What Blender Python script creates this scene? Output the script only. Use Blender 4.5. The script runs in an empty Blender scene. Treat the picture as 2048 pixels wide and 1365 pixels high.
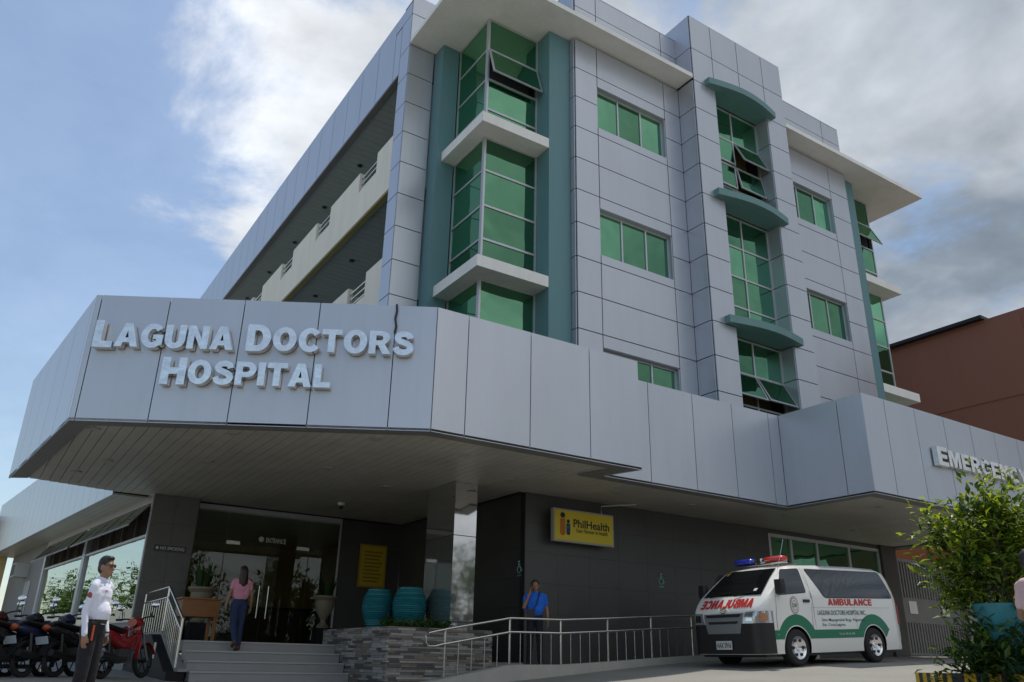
import bpy, bmesh, math, random
import numpy as np
from mathutils import Matrix, Vector, noise as mnoise
random.seed(7)
R=math.radians
S=bpy.context.scene
COL=S.collection
# ---------------------------------------------------------------- camera (eye is the origin)
F,PITCH,ROLL,AZ=1613.07,R(21.795),R(-1.231),R(57.284)
h=Vector((math.cos(AZ),math.sin(AZ),0)); up=Vector((0,0,1))
fwd=math.cos(PITCH)*h+math.sin(PITCH)*up
right=Vector((math.sin(AZ),-math.cos(AZ),0)); down=fwd.cross(right)
r2=math.cos(ROLL)*right+math.sin(ROLL)*down; d2=-math.sin(ROLL)*right+math.cos(ROLL)*down
cam=bpy.data.cameras.new('camera'); cam.sensor_width=36; cam.lens=F/2048*36; cam.clip_end=3000; cam.clip_start=.05
co=bpy.data.objects.new('camera',cam); COL.objects.link(co)
co.matrix_world=Matrix((( r2.x,-d2.x,-fwd.x,0),(r2.y,-d2.y,-fwd.y,0),(r2.z,-d2.z,-fwd.z,0),(0,0,0,1)))
S.camera=co
# ---------------------------------------------------------------- sun and sky
SUN=Vector((.37,.10,1)).normalized()           # towards the sun
el=math.asin(SUN.z); az=math.atan2(SUN.y,SUN.x)
sl=bpy.data.lights.new('sun','SUN'); sl.energy=3.1; sl.angle=R(.6); sl.color=(1,.95,.86)
so=bpy.data.objects.new('sun',sl); COL.objects.link(so); so.rotation_euler=SUN.to_track_quat('Z','Y').to_euler()
w=bpy.data.worlds.new('World'); S.world=w; w.use_nodes=True
nt=w.node_tree; nt.nodes.clear(); N=nt.nodes.new; L=nt.links.new
out=N('ShaderNodeOutputWorld'); bg=N('ShaderNodeBackground'); L(bg.outputs[0],out.inputs[0])
sky=N('ShaderNodeTexSky'); sky.sky_type='NISHITA'; sky.sun_disc=False; sky.sun_elevation=el; sky.sun_rotation=R(90)-az
sky.air_density=1.35; sky.dust_density=.25; sky.ozone_density=4.5
bg.inputs[1].default_value=.115
tc=N('ShaderNodeTexCoord'); sep=N('ShaderNodeSeparateXYZ'); L(tc.outputs['Generated'],sep.inputs[0])
def math_(op,a,b=None,c=None):
    n=N('ShaderNodeMath'); n.operation=op
    for i,v in enumerate((a,b,c)):
        if v is None: continue
        if isinstance(v,(int,float)): n.inputs[i].default_value=v
        else: L(v,n.inputs[i])
    return n.outputs[0]
zz=math_('ADD',math_('MAXIMUM',sep.outputs[2],0),.18)
px=math_('DIVIDE',sep.outputs[0],zz); py=math_('DIVIDE',sep.outputs[1],zz)
cmb=N('ShaderNodeCombineXYZ'); L(px,cmb.inputs[0]); L(py,cmb.inputs[1])
def wnoise(scale,detail,rough,off):
    m=N('ShaderNodeVectorMath'); m.operation='ADD'; L(cmb.outputs[0],m.inputs[0]); m.inputs[1].default_value=off
    n=N('ShaderNodeTexNoise'); n.inputs['Scale'].default_value=scale; n.inputs['Detail'].default_value=detail; n.inputs['Roughness'].default_value=rough
    n.inputs['Distortion'].default_value=.25
    L(m.outputs[0],n.inputs['Vector']); return n.outputs['Fac']
n1=wnoise(1.45,10,.62,(3.1,7.4,0)); n2=wnoise(1.9,5,.55,(11.3,2.2,4)); n3=wnoise(3.6,7,.6,(1.7,5.2,9))
dotx=math_('ADD',math_('MULTIPLY',sep.outputs[0],.93),math_('MULTIPLY',sep.outputs[1],.08)); covd=math_('ADD',math_('MULTIPLY',sep.outputs[0],.92),math_('MULTIPLY',sep.outputs[1],-.58))
def lobe(d,p):
    v=N('ShaderNodeVectorMath'); v.operation='DOT_PRODUCT'; L(tc.outputs['Generated'],v.inputs[0]); v.inputs[1].default_value=d
    return math_('POWER',math_('MAXIMUM',v.outputs['Value'],0),p)
n1s=math_('MULTIPLY_ADD',n1,1.5,-.27)
cov=math_('ADD',math_('ADD',n1s,math_('MULTIPLY',covd,.42)),math_('ADD',math_('MULTIPLY',lobe((.165,.77,.615),50),.33),math_('MULTIPLY',lobe((.48,.52,.71),22),.16)))   # the cumulus left of the roof
mr=N('ShaderNodeMapRange'); mr.interpolation_type='SMOOTHSTEP'; L(cov,mr.inputs[0]); mr.inputs[1].default_value=.46; mr.inputs[2].default_value=.68; mr.inputs[3].default_value=.17; mr.inputs[4].default_value=1.0
cr=N('ShaderNodeMapRange'); L(n2,cr.inputs[0]); cr.inputs[1].default_value=.30; cr.inputs[2].default_value=.60; cr.inputs[3].default_value=.42; cr.inputs[4].default_value=1
dk_=N('ShaderNodeMapRange'); L(dotx,dk_.inputs[0]); dk_.inputs[1].default_value=.18; dk_.inputs[2].default_value=.60
shade=math_('SUBTRACT',1.0,math_('MULTIPLY',cr.outputs[0],dk_.outputs[0]))
ccol=N('ShaderNodeMix'); ccol.data_type='RGBA'; L(shade,ccol.inputs[0]); ccol.inputs[6].default_value=(1.95,2.35,2.85,1); ccol.inputs[7].default_value=(6.5,6.75,7.1,1)
csc=N('ShaderNodeVectorMath'); csc.operation='SCALE'; L(ccol.outputs[2],csc.inputs[0]); L(math_('MULTIPLY_ADD',n3,1.2,.42),csc.inputs['Scale'])
mx=N('ShaderNodeMix'); mx.data_type='RGBA'; L(mr.outputs[0],mx.inputs[0]); L(sky.outputs[0],mx.inputs[6]); L(csc.outputs[0],mx.inputs[7])
L(mx.outputs[2],bg.inputs[0])
S.view_settings.view_transform='Standard'; S.view_settings.look='None'; S.view_settings.gamma=1; S.view_settings.exposure=.22
S.view_settings.use_curve_mapping=False
S.render.engine='CYCLES'; S.cycles.max_bounces=8; S.cycles.transparent_max_bounces=12; S.cycles.use_denoising=True
# ---------------------------------------------------------------- materials
MATS={}
def mat(name,col,rough=.6,metal=0,var=.0,vscale=3.,bump=0,bscale=40.,coat=0,spec=.5,streak=0,emis=None,alpha=None,dark=None,trans=0):
    if name in MATS: return MATS[name]
    m=bpy.data.materials.new(name); m.use_nodes=True; n=m.node_tree.nodes; l=m.node_tree.links
    b=n['Principled BSDF']; b.inputs['Base Color'].default_value=(*col,1); b.inputs['Roughness'].default_value=rough; b.inputs['Metallic'].default_value=metal
    b.inputs['Specular IOR Level'].default_value=spec; b.inputs['Coat Weight'].default_value=coat
    if trans: b.inputs['Transmission Weight'].default_value=trans
    tcn=n.new('ShaderNodeTexCoord'); geo=n.new('ShaderNodeNewGeometry'); oi=n.new('ShaderNodeObjectInfo')
    if var:
        nz=n.new('ShaderNodeTexNoise'); nz.inputs['Scale'].default_value=vscale; nz.inputs['Detail'].default_value=6; nz.inputs['Roughness'].default_value=.65
        mp=n.new('ShaderNodeMapping'); mp.inputs['Scale'].default_value=(1,1,.25 if streak else 1); l.new(geo.outputs['Position'],mp.inputs[0]); l.new(mp.outputs[0],nz.inputs['Vector'])
        mrn=n.new('ShaderNodeMapRange'); mrn.inputs[1].default_value=.25; mrn.inputs[2].default_value=.75; mrn.inputs[3].default_value=1-var; mrn.inputs[4].default_value=1+var*.6
        l.new(nz.outputs['Fac'],mrn.inputs[0])
        ad=n.new('ShaderNodeMath'); ad.operation='MULTIPLY_ADD'; l.new(oi.outputs['Random'],ad.inputs[0]); ad.inputs[1].default_value=var*.35; l.new(mrn.outputs[0],ad.inputs[2])
        fac=ad.outputs[0]
        if streak:
            m3=n.new('ShaderNodeMapping'); m3.inputs['Scale'].default_value=(9,9,.35); l.new(geo.outputs['Position'],m3.inputs[0])
            z3=n.new('ShaderNodeTexNoise'); z3.inputs['Scale'].default_value=1.0; z3.inputs['Detail'].default_value=5; l.new(m3.outputs[0],z3.inputs['Vector'])
            r3=n.new('ShaderNodeMapRange'); r3.inputs[1].default_value=.5; r3.inputs[2].default_value=.78; r3.inputs[3].default_value=1; r3.inputs[4].default_value=1-var*.55; l.new(z3.outputs['Fac'],r3.inputs[0])
            mu=n.new('ShaderNodeMath'); mu.operation='MULTIPLY'; l.new(ad.outputs[0],mu.inputs[0]); l.new(r3.outputs[0],mu.inputs[1]); fac=mu.outputs[0]
        hs=n.new('ShaderNodeVectorMath'); hs.operation='SCALE'; hs.inputs[0].default_value=col; l.new(fac,hs.inputs['Scale'])
        l.new(hs.outputs[0],b.inputs['Base Color'])
        rr=n.new('ShaderNodeMapRange'); rr.inputs[3].default_value=max(.02,rough*(1-var)); rr.inputs[4].default_value=min(1,rough*(1+var)); l.new(nz.outputs['Fac'],rr.inputs[0]); l.new(rr.outputs[0],b.inputs['Roughness'])
    if bump:
        nb=n.new('ShaderNodeTexNoise'); nb.inputs['Scale'].default_value=bscale; nb.inputs['Detail'].default_value=4; l.new(geo.outputs['Position'],nb.inputs['Vector'])
        bp=n.new('ShaderNodeBump'); bp.inputs['Strength'].default_value=bump; bp.inputs['Distance'].default_value=.02; l.new(nb.outputs['Fac'],bp.inputs['Height']); l.new(bp.outputs[0],b.inputs['Normal'])
    if emis: b.inputs['Emission Color'].default_value=(*col,1); b.inputs['Emission Strength'].default_value=emis
    MATS[name]=m; return m
def glassmat(name,tint,mirror,rough=.02,diff=(.01,.02,.015),wav=.0,clear=None,gain=.45,tilt=0):
    """coated glass: tinted mirror over a dark or clear body"""
    if name in MATS: return MATS[name]
    m=bpy.data.materials.new(name); m.use_nodes=True; n=m.node_tree.nodes; l=m.node_tree.links; n.clear()
    o=n.new('ShaderNodeOutputMaterial'); g=n.new('ShaderNodeBsdfGlossy'); g.inputs['Color'].default_value=(*tint,1); g.inputs['Roughness'].default_value=rough
    mix=n.new('ShaderNodeMixShader'); l.new(mix.outputs[0],o.inputs[0])
    if clear is None: d=n.new('ShaderNodeBsdfDiffuse'); d.inputs['Color'].default_value=(*diff,1)
    else: d=n.new('ShaderNodeBsdfTransparent'); d.inputs['Color'].default_value=(*clear,1)
    fr=n.new('ShaderNodeLayerWeight'); fr.inputs[0].default_value=.35
    mrn=n.new('ShaderNodeMapRange'); l.new(fr.outputs['Facing'],mrn.inputs[0]); mrn.inputs[3].default_value=mirror; mrn.inputs[4].default_value=min(1,mirror+gain)
    l.new(mrn.outputs[0],mix.inputs[0]); l.new(d.outputs[0],mix.inputs[1]); l.new(g.outputs[0],mix.inputs[2])
    if wav:
        geo=n.new('ShaderNodeNewGeometry'); nb=n.new('ShaderNodeTexNoise'); nb.inputs['Scale'].default_value=1.3; nb.inputs['Detail'].default_value=1; l.new(geo.outputs['Position'],nb.inputs['Vector'])
        bp=n.new('ShaderNodeBump'); bp.inputs['Strength'].default_value=wav; bp.inputs['Distance'].default_value=.05; l.new(nb.outputs['Fac'],bp.inputs['Height']); l.new(bp.outputs[0],g.inputs['Normal'])
    if tilt:
        oi=n.new('ShaderNodeObjectInfo'); wn=n.new('ShaderNodeTexWhiteNoise'); wn.noise_dimensions='1D'; l.new(oi.outputs['Random'],wn.inputs['W'])
        sb=n.new('ShaderNodeVectorMath'); sb.operation='MULTIPLY_ADD'; l.new(wn.outputs['Color'],sb.inputs[0]); sb.inputs[1].default_value=(tilt,)*3; sb.inputs[2].default_value=(-tilt/2,)*3
        ad=n.new('ShaderNodeVectorMath'); ad.operation='ADD'; l.new(sb.outputs[0],ad.inputs[1]); l.new(bp.outputs[0],ad.inputs[0])
        rv=n.new('ShaderNodeMapRange'); l.new(wn.outputs['Value'],rv.inputs[0]); rv.inputs[3].default_value=.55; rv.inputs[4].default_value=1.15
        ts=n.new('ShaderNodeVectorMath'); ts.operation='SCALE'; ts.inputs[0].default_value=tint; l.new(rv.outputs[0],ts.inputs['Scale']); l.new(ts.outputs[0],g.inputs['Color'])
        nn=n.new('ShaderNodeVectorMath'); nn.operation='NORMALIZE'; l.new(ad.outputs[0],nn.inputs[0]); l.new(nn.outputs[0],g.inputs['Normal'])
    MATS[name]=m; return m
PANEL=mat('silver_panel',(.495,.52,.565),.32,.55,var=.06,vscale=1.1,streak=1,bump=.10,bscale=1.6)
JOINT=mat('joint_dark',(.035,.037,.04),.8)
CREAM=mat('cream_paint',(.78,.74,.64),.75,var=.10,vscale=1.2,streak=1,bump=.1,bscale=30)
TEAL=mat('teal_paint',(.115,.235,.255),.55,var=.08,vscale=.8,streak=1)
TEALL=mat('teal_brow_paint',(.12,.24,.24),.5,var=.1,vscale=1.5)
WHITE=mat('white_paint',(.80,.79,.75),.7,var=.10,vscale=1.5,streak=1)
ALU=mat('aluminium_frame',(.50,.51,.53),.38,.5,var=.06)
GREEN=glassmat('green_glass',(.25,.56,.34),.50,.015,(.010,.040,.022),wav=.16,tilt=.035)
SOFF=mat('soffit_strip',(.44,.42,.36),.45,var=.18,vscale=1.1)
SOFG=mat('soffit_strip_balcony',(.34,.38,.37),.6,var=.1)
TRIM=mat('soffit_trim',(.17,.17,.16),.5,var=.15)
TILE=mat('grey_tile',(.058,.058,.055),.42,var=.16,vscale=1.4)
GROUT=mat('grout',(.05,.05,.05),.9)
STEEL=mat('stainless_steel',(.62,.61,.58),.24,1.0,var=.08,vscale=6)
LETTER=mat('letter_steel',(.80,.785,.75),.15,1.0,var=.20,vscale=7,bump=.5,bscale=5)
CONC=mat('concrete',(.30,.29,.265),.85,var=.18,vscale=1.3,bump=.25,bscale=25)
BLACK=mat('black_plastic',(.012,.012,.013),.45)
RUB=mat('rubber',(.014,.014,.014),.8)
CHROME=mat('chrome',(.75,.75,.76),.12,1.0)
DARKG=mat('dark_granite',(.016,.016,.018),.6,var=.3,vscale=20,spec=.2)
# ---------------------------------------------------------------- builders
I4=Matrix.Identity(4); W={}
def link(o,parent=None,world=I4):
    COL.objects.link(o)
    if parent is not None:
        o.parent=parent; o.matrix_parent_inverse=W[parent].inverted()
    o.matrix_basis=world; W[o]=world.copy(); return o
def tag(o,label=None,cat=None,group=None,kind=None):
    if label: o['label']=label
    if cat: o['category']=cat
    if group: o['group']=group
    if kind: o['kind']=kind
    return o
def empty(name,loc=(0,0,0),label=None,cat=None,group=None,kind=None):
    o=bpy.data.objects.new(name,None); o.empty_display_size=.2
    link(o,None,Matrix.Translation(loc)); return tag(o,label,cat,group,kind)
class B:
    def __init__(s): s.v=[];s.f=[];s.m=[];s.sm=[]
    def add(s,v,f,m=0,sm=False):
        k=len(s.v); s.v+= [tuple(p) for p in v]; s.f+=[tuple(i+k for i in q) for q in f]; s.m+=[m]*len(f); s.sm+=[sm]*len(f); return s
    def box(s,x0,x1,y0,y1,z0,z1,m=0,M=None):
        v=[Vector((x,y,z)) for z in (z0,z1) for y in (y0,y1) for x in (x0,x1)]
        if M is not None: v=[M@p for p in v]
        return s.add(v,[(0,2,3,1),(4,5,7,6),(0,1,5,4),(2,6,7,3),(0,4,6,2),(1,3,7,5)],m)
    def prism(s,poly,z0,z1,m=0,M=None):
        n=len(poly); v=[Vector((x,y,z0)) for x,y in poly]+[Vector((x,y,z1)) for x,y in poly]
        if M is not None: v=[M@p for p in v]
        return s.add(v,[tuple(range(n-1,-1,-1)),tuple(range(n,2*n))]+[(i,(i+1)%n,(i+1)%n+n,i+n) for i in range(n)],m)
    def tube(s,pts,r,n=8,m=0,closed=False):
        pts=[Vector(p) for p in pts]; rs=r if isinstance(r,(list,tuple)) else [r]*len(pts); v=[];f=[]
        K=len(pts)
        for i,p in enumerate(pts):
            if closed: t=(pts[(i+1)%K]-pts[i-1])
            else: t=(pts[min(i+1,K-1)]-pts[max(i-1,0)])
            t.normalize(); a=Vector((0,0,1)) if abs(t.z)<.9 else Vector((1,0,0)); x=t.cross(a).normalized(); y=t.cross(x)
            for j in range(n):
                c=2*math.pi*j/n; v.append(p+rs[i]*(math.cos(c)*x+math.sin(c)*y))
        for i in range(K if closed else K-1):
            for j in range(n):
                a=i*n+j; b=i*n+(j+1)%n; i2=(i+1)%K; f.append((a,b,i2*n+(j+1)%n,i2*n+j))
        if not closed: f.append(tuple(range(n-1,-1,-1))); f.append(tuple((K-1)*n+j for j in range(n)))
        return s.add(v,f,m,True)
    def lathe(s,prof,n=24,c=(0,0,0),m=0,M=None,caps=True):
        v=[];f=[];K=len(prof)
        for r_,z in prof:
            for j in range(n):
                a=2*math.pi*j/n; p=Vector((c[0]+r_*math.cos(a),c[1]+r_*math.sin(a),c[2]+z)); v.append(M@p if M is not None else p)
        for i in range(K-1):
            for j in range(n): f.append((i*n+j,i*n+(j+1)%n,(i+1)*n+(j+1)%n,(i+1)*n+j))
        if caps: f.append(tuple(range(n-1,-1,-1))); f.append(tuple((K-1)*n+j for j in range(n)))
        return s.add(v,f,m,True)
    def ball(s,c,r,n=12,m=0):
        rx,ry,rz=r if isinstance(r,(tuple,list)) else (r,r,r)
        v=[(c[0],c[1],c[2]-rz)];f=[];k=n//2
        for i in range(1,k):
            t=math.pi*i/k-math.pi/2
            for j in range(n): a=2*math.pi*j/n; v.append((c[0]+rx*math.cos(t)*math.cos(a),c[1]+ry*math.cos(t)*math.sin(a),c[2]+rz*math.sin(t)))
        v.append((c[0],c[1],c[2]+rz)); e=len(v)-1
        for j in range(n):
            f.append((0,1+(j+1)%n,1+j)); f.append((e,1+(k-2)*n+j,1+(k-2)*n+(j+1)%n))
            for i in range(k-2): f.append((1+i*n+j,1+i*n+(j+1)%n,1+(i+1)*n+(j+1)%n,1+(i+1)*n+j))
        return s.add(v,f,m,True)
    def loft(s,secs,m=0,caps=True):
        n=len(secs[0]);v=[p for q in secs for p in q];f=[]
        for i in range(len(secs)-1):
            for j in range(n): f.append((i*n+j,i*n+(j+1)%n,(i+1)*n+(j+1)%n,(i+1)*n+j))
        if caps: f.append(tuple(range(n-1,-1,-1))); f.append(tuple((len(secs)-1)*n+j for j in range(n)))
        return s.add(v,f,m,True)
    def mesh(s,name,mats):
        me=bpy.data.meshes.new(name); me.from_pydata(s.v,[],s.f)
        for m in (mats if isinstance(mats,(list,tuple)) else [mats]): me.materials.append(m)
        me.polygons.foreach_set('material_index',s.m); me.polygons.foreach_set('use_smooth',s.sm)
        bm=bmesh.new(); bm.from_mesh(me); bmesh.ops.recalc_face_normals(bm,faces=bm.faces)
        bm.to_mesh(me); bm.free()
        if any(s.sm):
            try: me.set_sharp_from_angle(angle=R(38))
            except Exception: pass
        me.update(); return me
    def build(s,name,mats,parent=None,world=I4):
        return link(bpy.data.objects.new(name,s.mesh(name,mats)),parent,world)
UNIT={}
def piece(name,x0,x1,y0,y1,z0,z1,m,parent,frame=None):
    """a box piece sharing one unit-cube mesh per material"""
    if m not in UNIT: UNIT[m]=B().box(-.5,.5,-.5,.5,-.5,.5).mesh('piece_'+m.name,m)
    M=Matrix.Translation(((x0+x1)/2,(y0+y1)/2,(z0+z1)/2))@Matrix.Diagonal((x1-x0,y1-y0,z1-z0,1))
    if frame is not None: M=frame@M
    return link(bpy.data.objects.new(name,UNIT[m]),parent,M)
def frame(p,u):
    """local x along the wall (left to right seen from outside), local -y outward, z up"""
    u=Vector((u[0],u[1],0)).normalized(); n=Vector((-u.y,u.x,0))
    return Matrix(((u.x,n.x,0,p[0]),(u.y,n.y,0,p[1]),(0,0,1,p[2] if len(p)>2 else 0),(0,0,0,1)))
def tframe(p,u,tilt=0):
    """text frame: x along, y up, z outward"""
    return frame(p,u)@Matrix.Rotation(R(90),4,'X')
def text_mesh(s,size=1,ext=0,off=0,mats=None,shear=0,res=3):
    cu=bpy.data.curves.new('t','FONT'); cu.body=s; cu.size=size; cu.extrude=ext; cu.offset=off; cu.shear=shear; cu.resolution_u=res
    o=bpy.data.objects.new('t',cu); COL.objects.link(o); dg=bpy.context.evaluated_depsgraph_get(); dg.update()
    me=bpy.data.meshes.new_from_object(o.evaluated_get(dg)); bpy.data.objects.remove(o); bpy.data.curves.remove(cu)
    if mats is not None:
        me.materials.clear(); me.materials.append(mats)
    return me
def fit(me,x0,x1,y0,y1,z0=0,zs=1):
    n=len(me.vertices); a=np.empty(n*3); me.vertices.foreach_get('co',a); a=a.reshape(-1,3)
    lo=a.min(0); hi=a.max(0)
    a[:,0]=x0+(a[:,0]-lo[0])/(hi[0]-lo[0])*(x1-x0); a[:,1]=y0+(a[:,1]-lo[1])/max(hi[1]-lo[1],1e-6)*(y1-y0); a[:,2]=z0+(a[:,2]-lo[2])*zs
    me.vertices.foreach_set('co',a.ravel()); me.update(); return me
def text(name,s,x0,x1,y0,y1,m,parent,world,off=.0,ext=0,z=.004,shear=0):
    me=fit(text_mesh(s,1,ext,off,m,shear),x0,x1,y0,y1,z); return link(bpy.data.objects.new(name,me),parent,world)
def arc_(cx,cy,rx,ry,a0,a1,n=18): return [(cx+rx*math.cos(R(a0+(a1-a0)*i/n)),cy+ry*math.sin(R(a0+(a1-a0)*i/n))) for i in range(n+1)]
def stroke_(P,w,n=7):
    Q=[]
    for i in range(len(P)-1):
        p0,p1,p2,p3=[Vector(P[min(max(j,0),len(P)-1)]) for j in (i-1,i,i+1,i+2)]
        for k in range(n): t=k/n; Q.append(.5*((2*p1)+(p2-p0)*t+(2*p0-5*p1+4*p2-p3)*t*t+(3*p1-p0-3*p2+p3)*t**3))
    Q.append(Vector(P[-1])); lf=[];rt=[]
    for i,q in enumerate(Q):
        t=(Q[min(i+1,len(Q)-1)]-Q[max(i-1,0)]).normalized(); nn=Vector((-t.y,t.x)); lf.append(tuple(q+nn*w)); rt.append(tuple(q-nn*w))
    return lf+rt[::-1]
GLY={'L':[[(0,0),(.68,0),(.68,.23),(.28,.23),(.28,1),(0,1)]],
 'A':[[(0,0),(.29,0),(.345,.18),(.595,.18),(.65,0),(.94,0),(.62,1),(.32,1)],[(.405,.38),(.535,.38),(.47,.68)]],
 'U':[[(0,1)]+arc_(.41,.36,.41,.38,180,360)+[(.82,1),(.54,1)]+arc_(.41,.36,.13,.14,360,180,10)+[(.28,1)]],
 'N':[[(0,0),(.27,0),(.27,.58),(.57,0),(.84,0),(.84,1),(.57,1),(.57,.42),(.27,1),(0,1)]],
 'D':[[(0,0)]+arc_(.38,.5,.45,.5,-90,90)+[(0,1)],[(.27,.22)]+arc_(.36,.5,.19,.28,-90,90)+[(.27,.78)]],
 'O':[arc_(.47,.5,.47,.525,0,350,35),arc_(.47,.5,.185,.29,0,350,35)],
 'C':[arc_(.47,.5,.47,.525,38,322,30)+arc_(.47,.5,.19,.29,322,38,24)],
 'G':[arc_(.47,.5,.47,.525,40,305,30)+[(.88,.14),(.88,.55),(.48,.55),(.48,.36),(.62,.36),(.62,.27)]+arc_(.47,.5,.19,.29,300,40,24)],
 'T':[[(0,1),(0,.77),(.265,.77),(.265,0),(.535,0),(.535,.77),(.8,.77),(.8,1)]],
 'R':[[(0,0),(.27,0),(.27,.38),(.36,.38),(.56,0),(.88,0),(.63,.43)]+arc_(.48,.71,.34,.29,-48,90,12)+[(0,1)],[(.27,.58)]+arc_(.43,.69,.12,.11,-90,90,10)+[(.27,.80)]],
 'P':[[(0,0),(.27,0),(.27,.34)]+arc_(.46,.67,.36,.33,-90,90,14)+[(0,1)],[(.27,.55)]+arc_(.42,.67,.13,.12,-90,90,10)+[(.27,.79)]],
 'B':[[(0,0)]+arc_(.50,.27,.36,.27,-90,62,12)+arc_(.46,.75,.34,.25,-50,90,12)+[(0,1)],[(.27,.20)]+arc_(.44,.30,.12,.10,-90,90,8)+[(.27,.40)],[(.27,.61)]+arc_(.42,.70,.11,.09,-90,90,8)+[(.27,.79)]],
 'H':[[(0,0),(.28,0),(.28,.38),(.58,.38),(.58,0),(.86,0),(.86,1),(.58,1),(.58,.62),(.28,.62),(.28,1),(0,1)]],
 'I':[[(0,0),(.28,0),(.28,1),(0,1)]],
 'M':[[(0,0),(.25,0),(.25,.66),(.42,0),(.62,0),(.79,.66),(.79,0),(1.04,0),(1.04,1),(.68,1),(.52,.40),(.36,1),(0,1)]],
 'E':[[(0,0),(.74,0),(.74,.22),(.28,.22),(.28,.40),(.68,.40),(.68,.61),(.28,.61),(.28,.78),(.72,.78),(.72,1),(0,1)]],
 'Y':[[(.31,0),(.59,0),(.59,.40),(.92,1),(.61,1),(.45,.66),(.29,1),(-.02,1),(.31,.40)]],
 'S':[stroke_([(.665,.70),(.61,.83),(.42,.895),(.22,.845),(.15,.72),(.24,.60),(.42,.525),(.60,.44),(.68,.29),(.60,.155),(.40,.10),(.18,.155),(.10,.31)],.125)]}
def glyph(c,m,depth):
    cu=bpy.data.curves.new('g','CURVE'); cu.dimensions='2D'; cu.fill_mode='BOTH'; cu.extrude=depth/2
    for P in GLY[c]:
        sp=cu.splines.new('POLY'); sp.points.add(len(P)-1); sp.use_cyclic_u=True
        for q,(x,y) in zip(sp.points,P): q.co=(x,y,0,1)
    o=bpy.data.objects.new('g',cu); COL.objects.link(o); dg=bpy.context.evaluated_depsgraph_get(); dg.update()
    me=bpy.data.meshes.new_from_object(o.evaluated_get(dg)); bpy.data.objects.remove(o); bpy.data.curves.remove(cu)
    me.materials.clear(); me.materials.append(m); me.polygons.foreach_set('use_smooth',[False]*len(me.polygons)); return me
def letters(word,x0,x1,zb,hh,first,parent,m,world,depth,off=0,gap=.085,z=.03,name='letter'):
    ms=[];tot=0
    for i,c in enumerate(word):
        k=first if i==0 else 1.; xs_=[p[0] for q in GLY[c] for p in q]; w_=(max(xs_)-min(xs_))*k; ms.append((c,k,w_,min(xs_))); tot+=w_+gap
    sc=(x1-x0)/(tot-gap); x=x0; o=[]
    for c,k,w_,mn in ms:
        me=glyph(c,m,1); n=len(me.vertices); a=np.empty(n*3); me.vertices.foreach_get('co',a); a=a.reshape(-1,3)
        a[:,0]=x+(a[:,0]-mn)*k*sc; a[:,1]=zb-(k-1)*hh*.4+a[:,1]*hh*k; a[:,2]=z+(a[:,2]+.5)*depth
        me.vertices.foreach_set('co',a.ravel()); me.update(); o.append(link(bpy.data.objects.new(name,me),parent,world)); x+=(w_+gap)*sc
    return o
# ---------------------------------------------------------------- ground
GP=[(0,0,-1.6),(1.3,10.5,-.64),(8.5,4.2,-.55),(10.6,5.7,-.24),(1,16,-.37),(2.6,15.8,-.36),(4,15.9,-.50),(6.5,15.5,-.5),(7.8,13.6,-.42),(9.1,13.9,-.33),(14.2,13.9,.13),(13.7,10.9,.05),(16.2,11,.17),(20,14,.30),(26,15,.47),(13,7,-.12),(18,7,.1),(30,8,.4),(5,8,-.75),(-4,40,-.3),(2,32,-.2),(-6,16,-.5),(-12,2,-1.6),(12,-8,-1.6),(40,20,.5),(-20,60,-.4)]
gp=np.array(GP); 
def tpsk(d2): return np.where(d2>1e-9,d2*np.log(np.maximum(d2,1e-9)),0)
Kk=tpsk(((gp[:,None,:2]-gp[None,:,:2])**2).sum(-1))+np.eye(len(gp))*2.0
Pm=np.hstack([np.ones((len(gp),1)),gp[:,:2]])
sol=np.linalg.solve(np.block([[Kk,Pm],[Pm.T,np.zeros((3,3))]]),np.concatenate([gp[:,2],np.zeros(3)]))
def gz(x,y):
    x=min(max(x,-20),42); y=min(max(y,-10),62)
    d=tpsk(((gp[:,:2]-np.array([x,y]))**2).sum(-1)); return float(d@sol[:-3]+sol[-3]+sol[-2]*x+sol[-1]*y)
gm=bpy.data.materials.new('driveway_concrete'); gm.use_nodes=True
def _g():
    n=gm.node_tree.nodes; l=gm.node_tree.links; b=n['Principled BSDF']; geo=n.new('ShaderNodeNewGeometry')
    a=n.new('ShaderNodeTexNoise'); a.inputs['Scale'].default_value=.5; a.inputs['Detail'].default_value=8; l.new(geo.outputs['Position'],a.inputs[0])
    c=n.new('ShaderNodeTexNoise'); c.inputs['Scale'].default_value=18; c.inputs['Detail'].default_value=4; l.new(geo.outputs['Position'],c.inputs[0])
    m_=n.new('ShaderNodeMix'); m_.data_type='RGBA'; l.new(a.outputs['Fac'],m_.inputs[0]); m_.inputs[6].default_value=(.20,.19,.17,1); m_.inputs[7].default_value=(.36,.35,.31,1)
    m2=n.new('ShaderNodeMix'); m2.data_type='RGBA'; m2.blend_type='MULTIPLY'; m2.inputs[0].default_value=.35; l.new(m_.outputs[2],m2.inputs[6]); l.new(c.outputs['Color'],m2.inputs[7])
    l.new(m2.outputs[2],b.inputs['Base Color']); b.inputs['Roughness'].default_value=.9
    bp=n.new('ShaderNodeBump'); bp.inputs['Strength'].default_value=.3; bp.inputs['Distance'].default_value=.02; l.new(c.outputs['Fac'],bp.inputs['Height']); l.new(bp.outputs[0],b.inputs['Normal'])
_g()
g=B(); xs=list(np.arange(-20,42.1,1.0)); ys=list(np.arange(-10,62.1,1.0))
xs=[-900,-300,-90,-40]+xs+[60,120,300,900]; ys=[-900,-300,-90,-30]+ys+[80,140,300,900]
vv=[(x,y,gz(x,y)) for y in ys for x in xs]; nx=len(xs)
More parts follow.
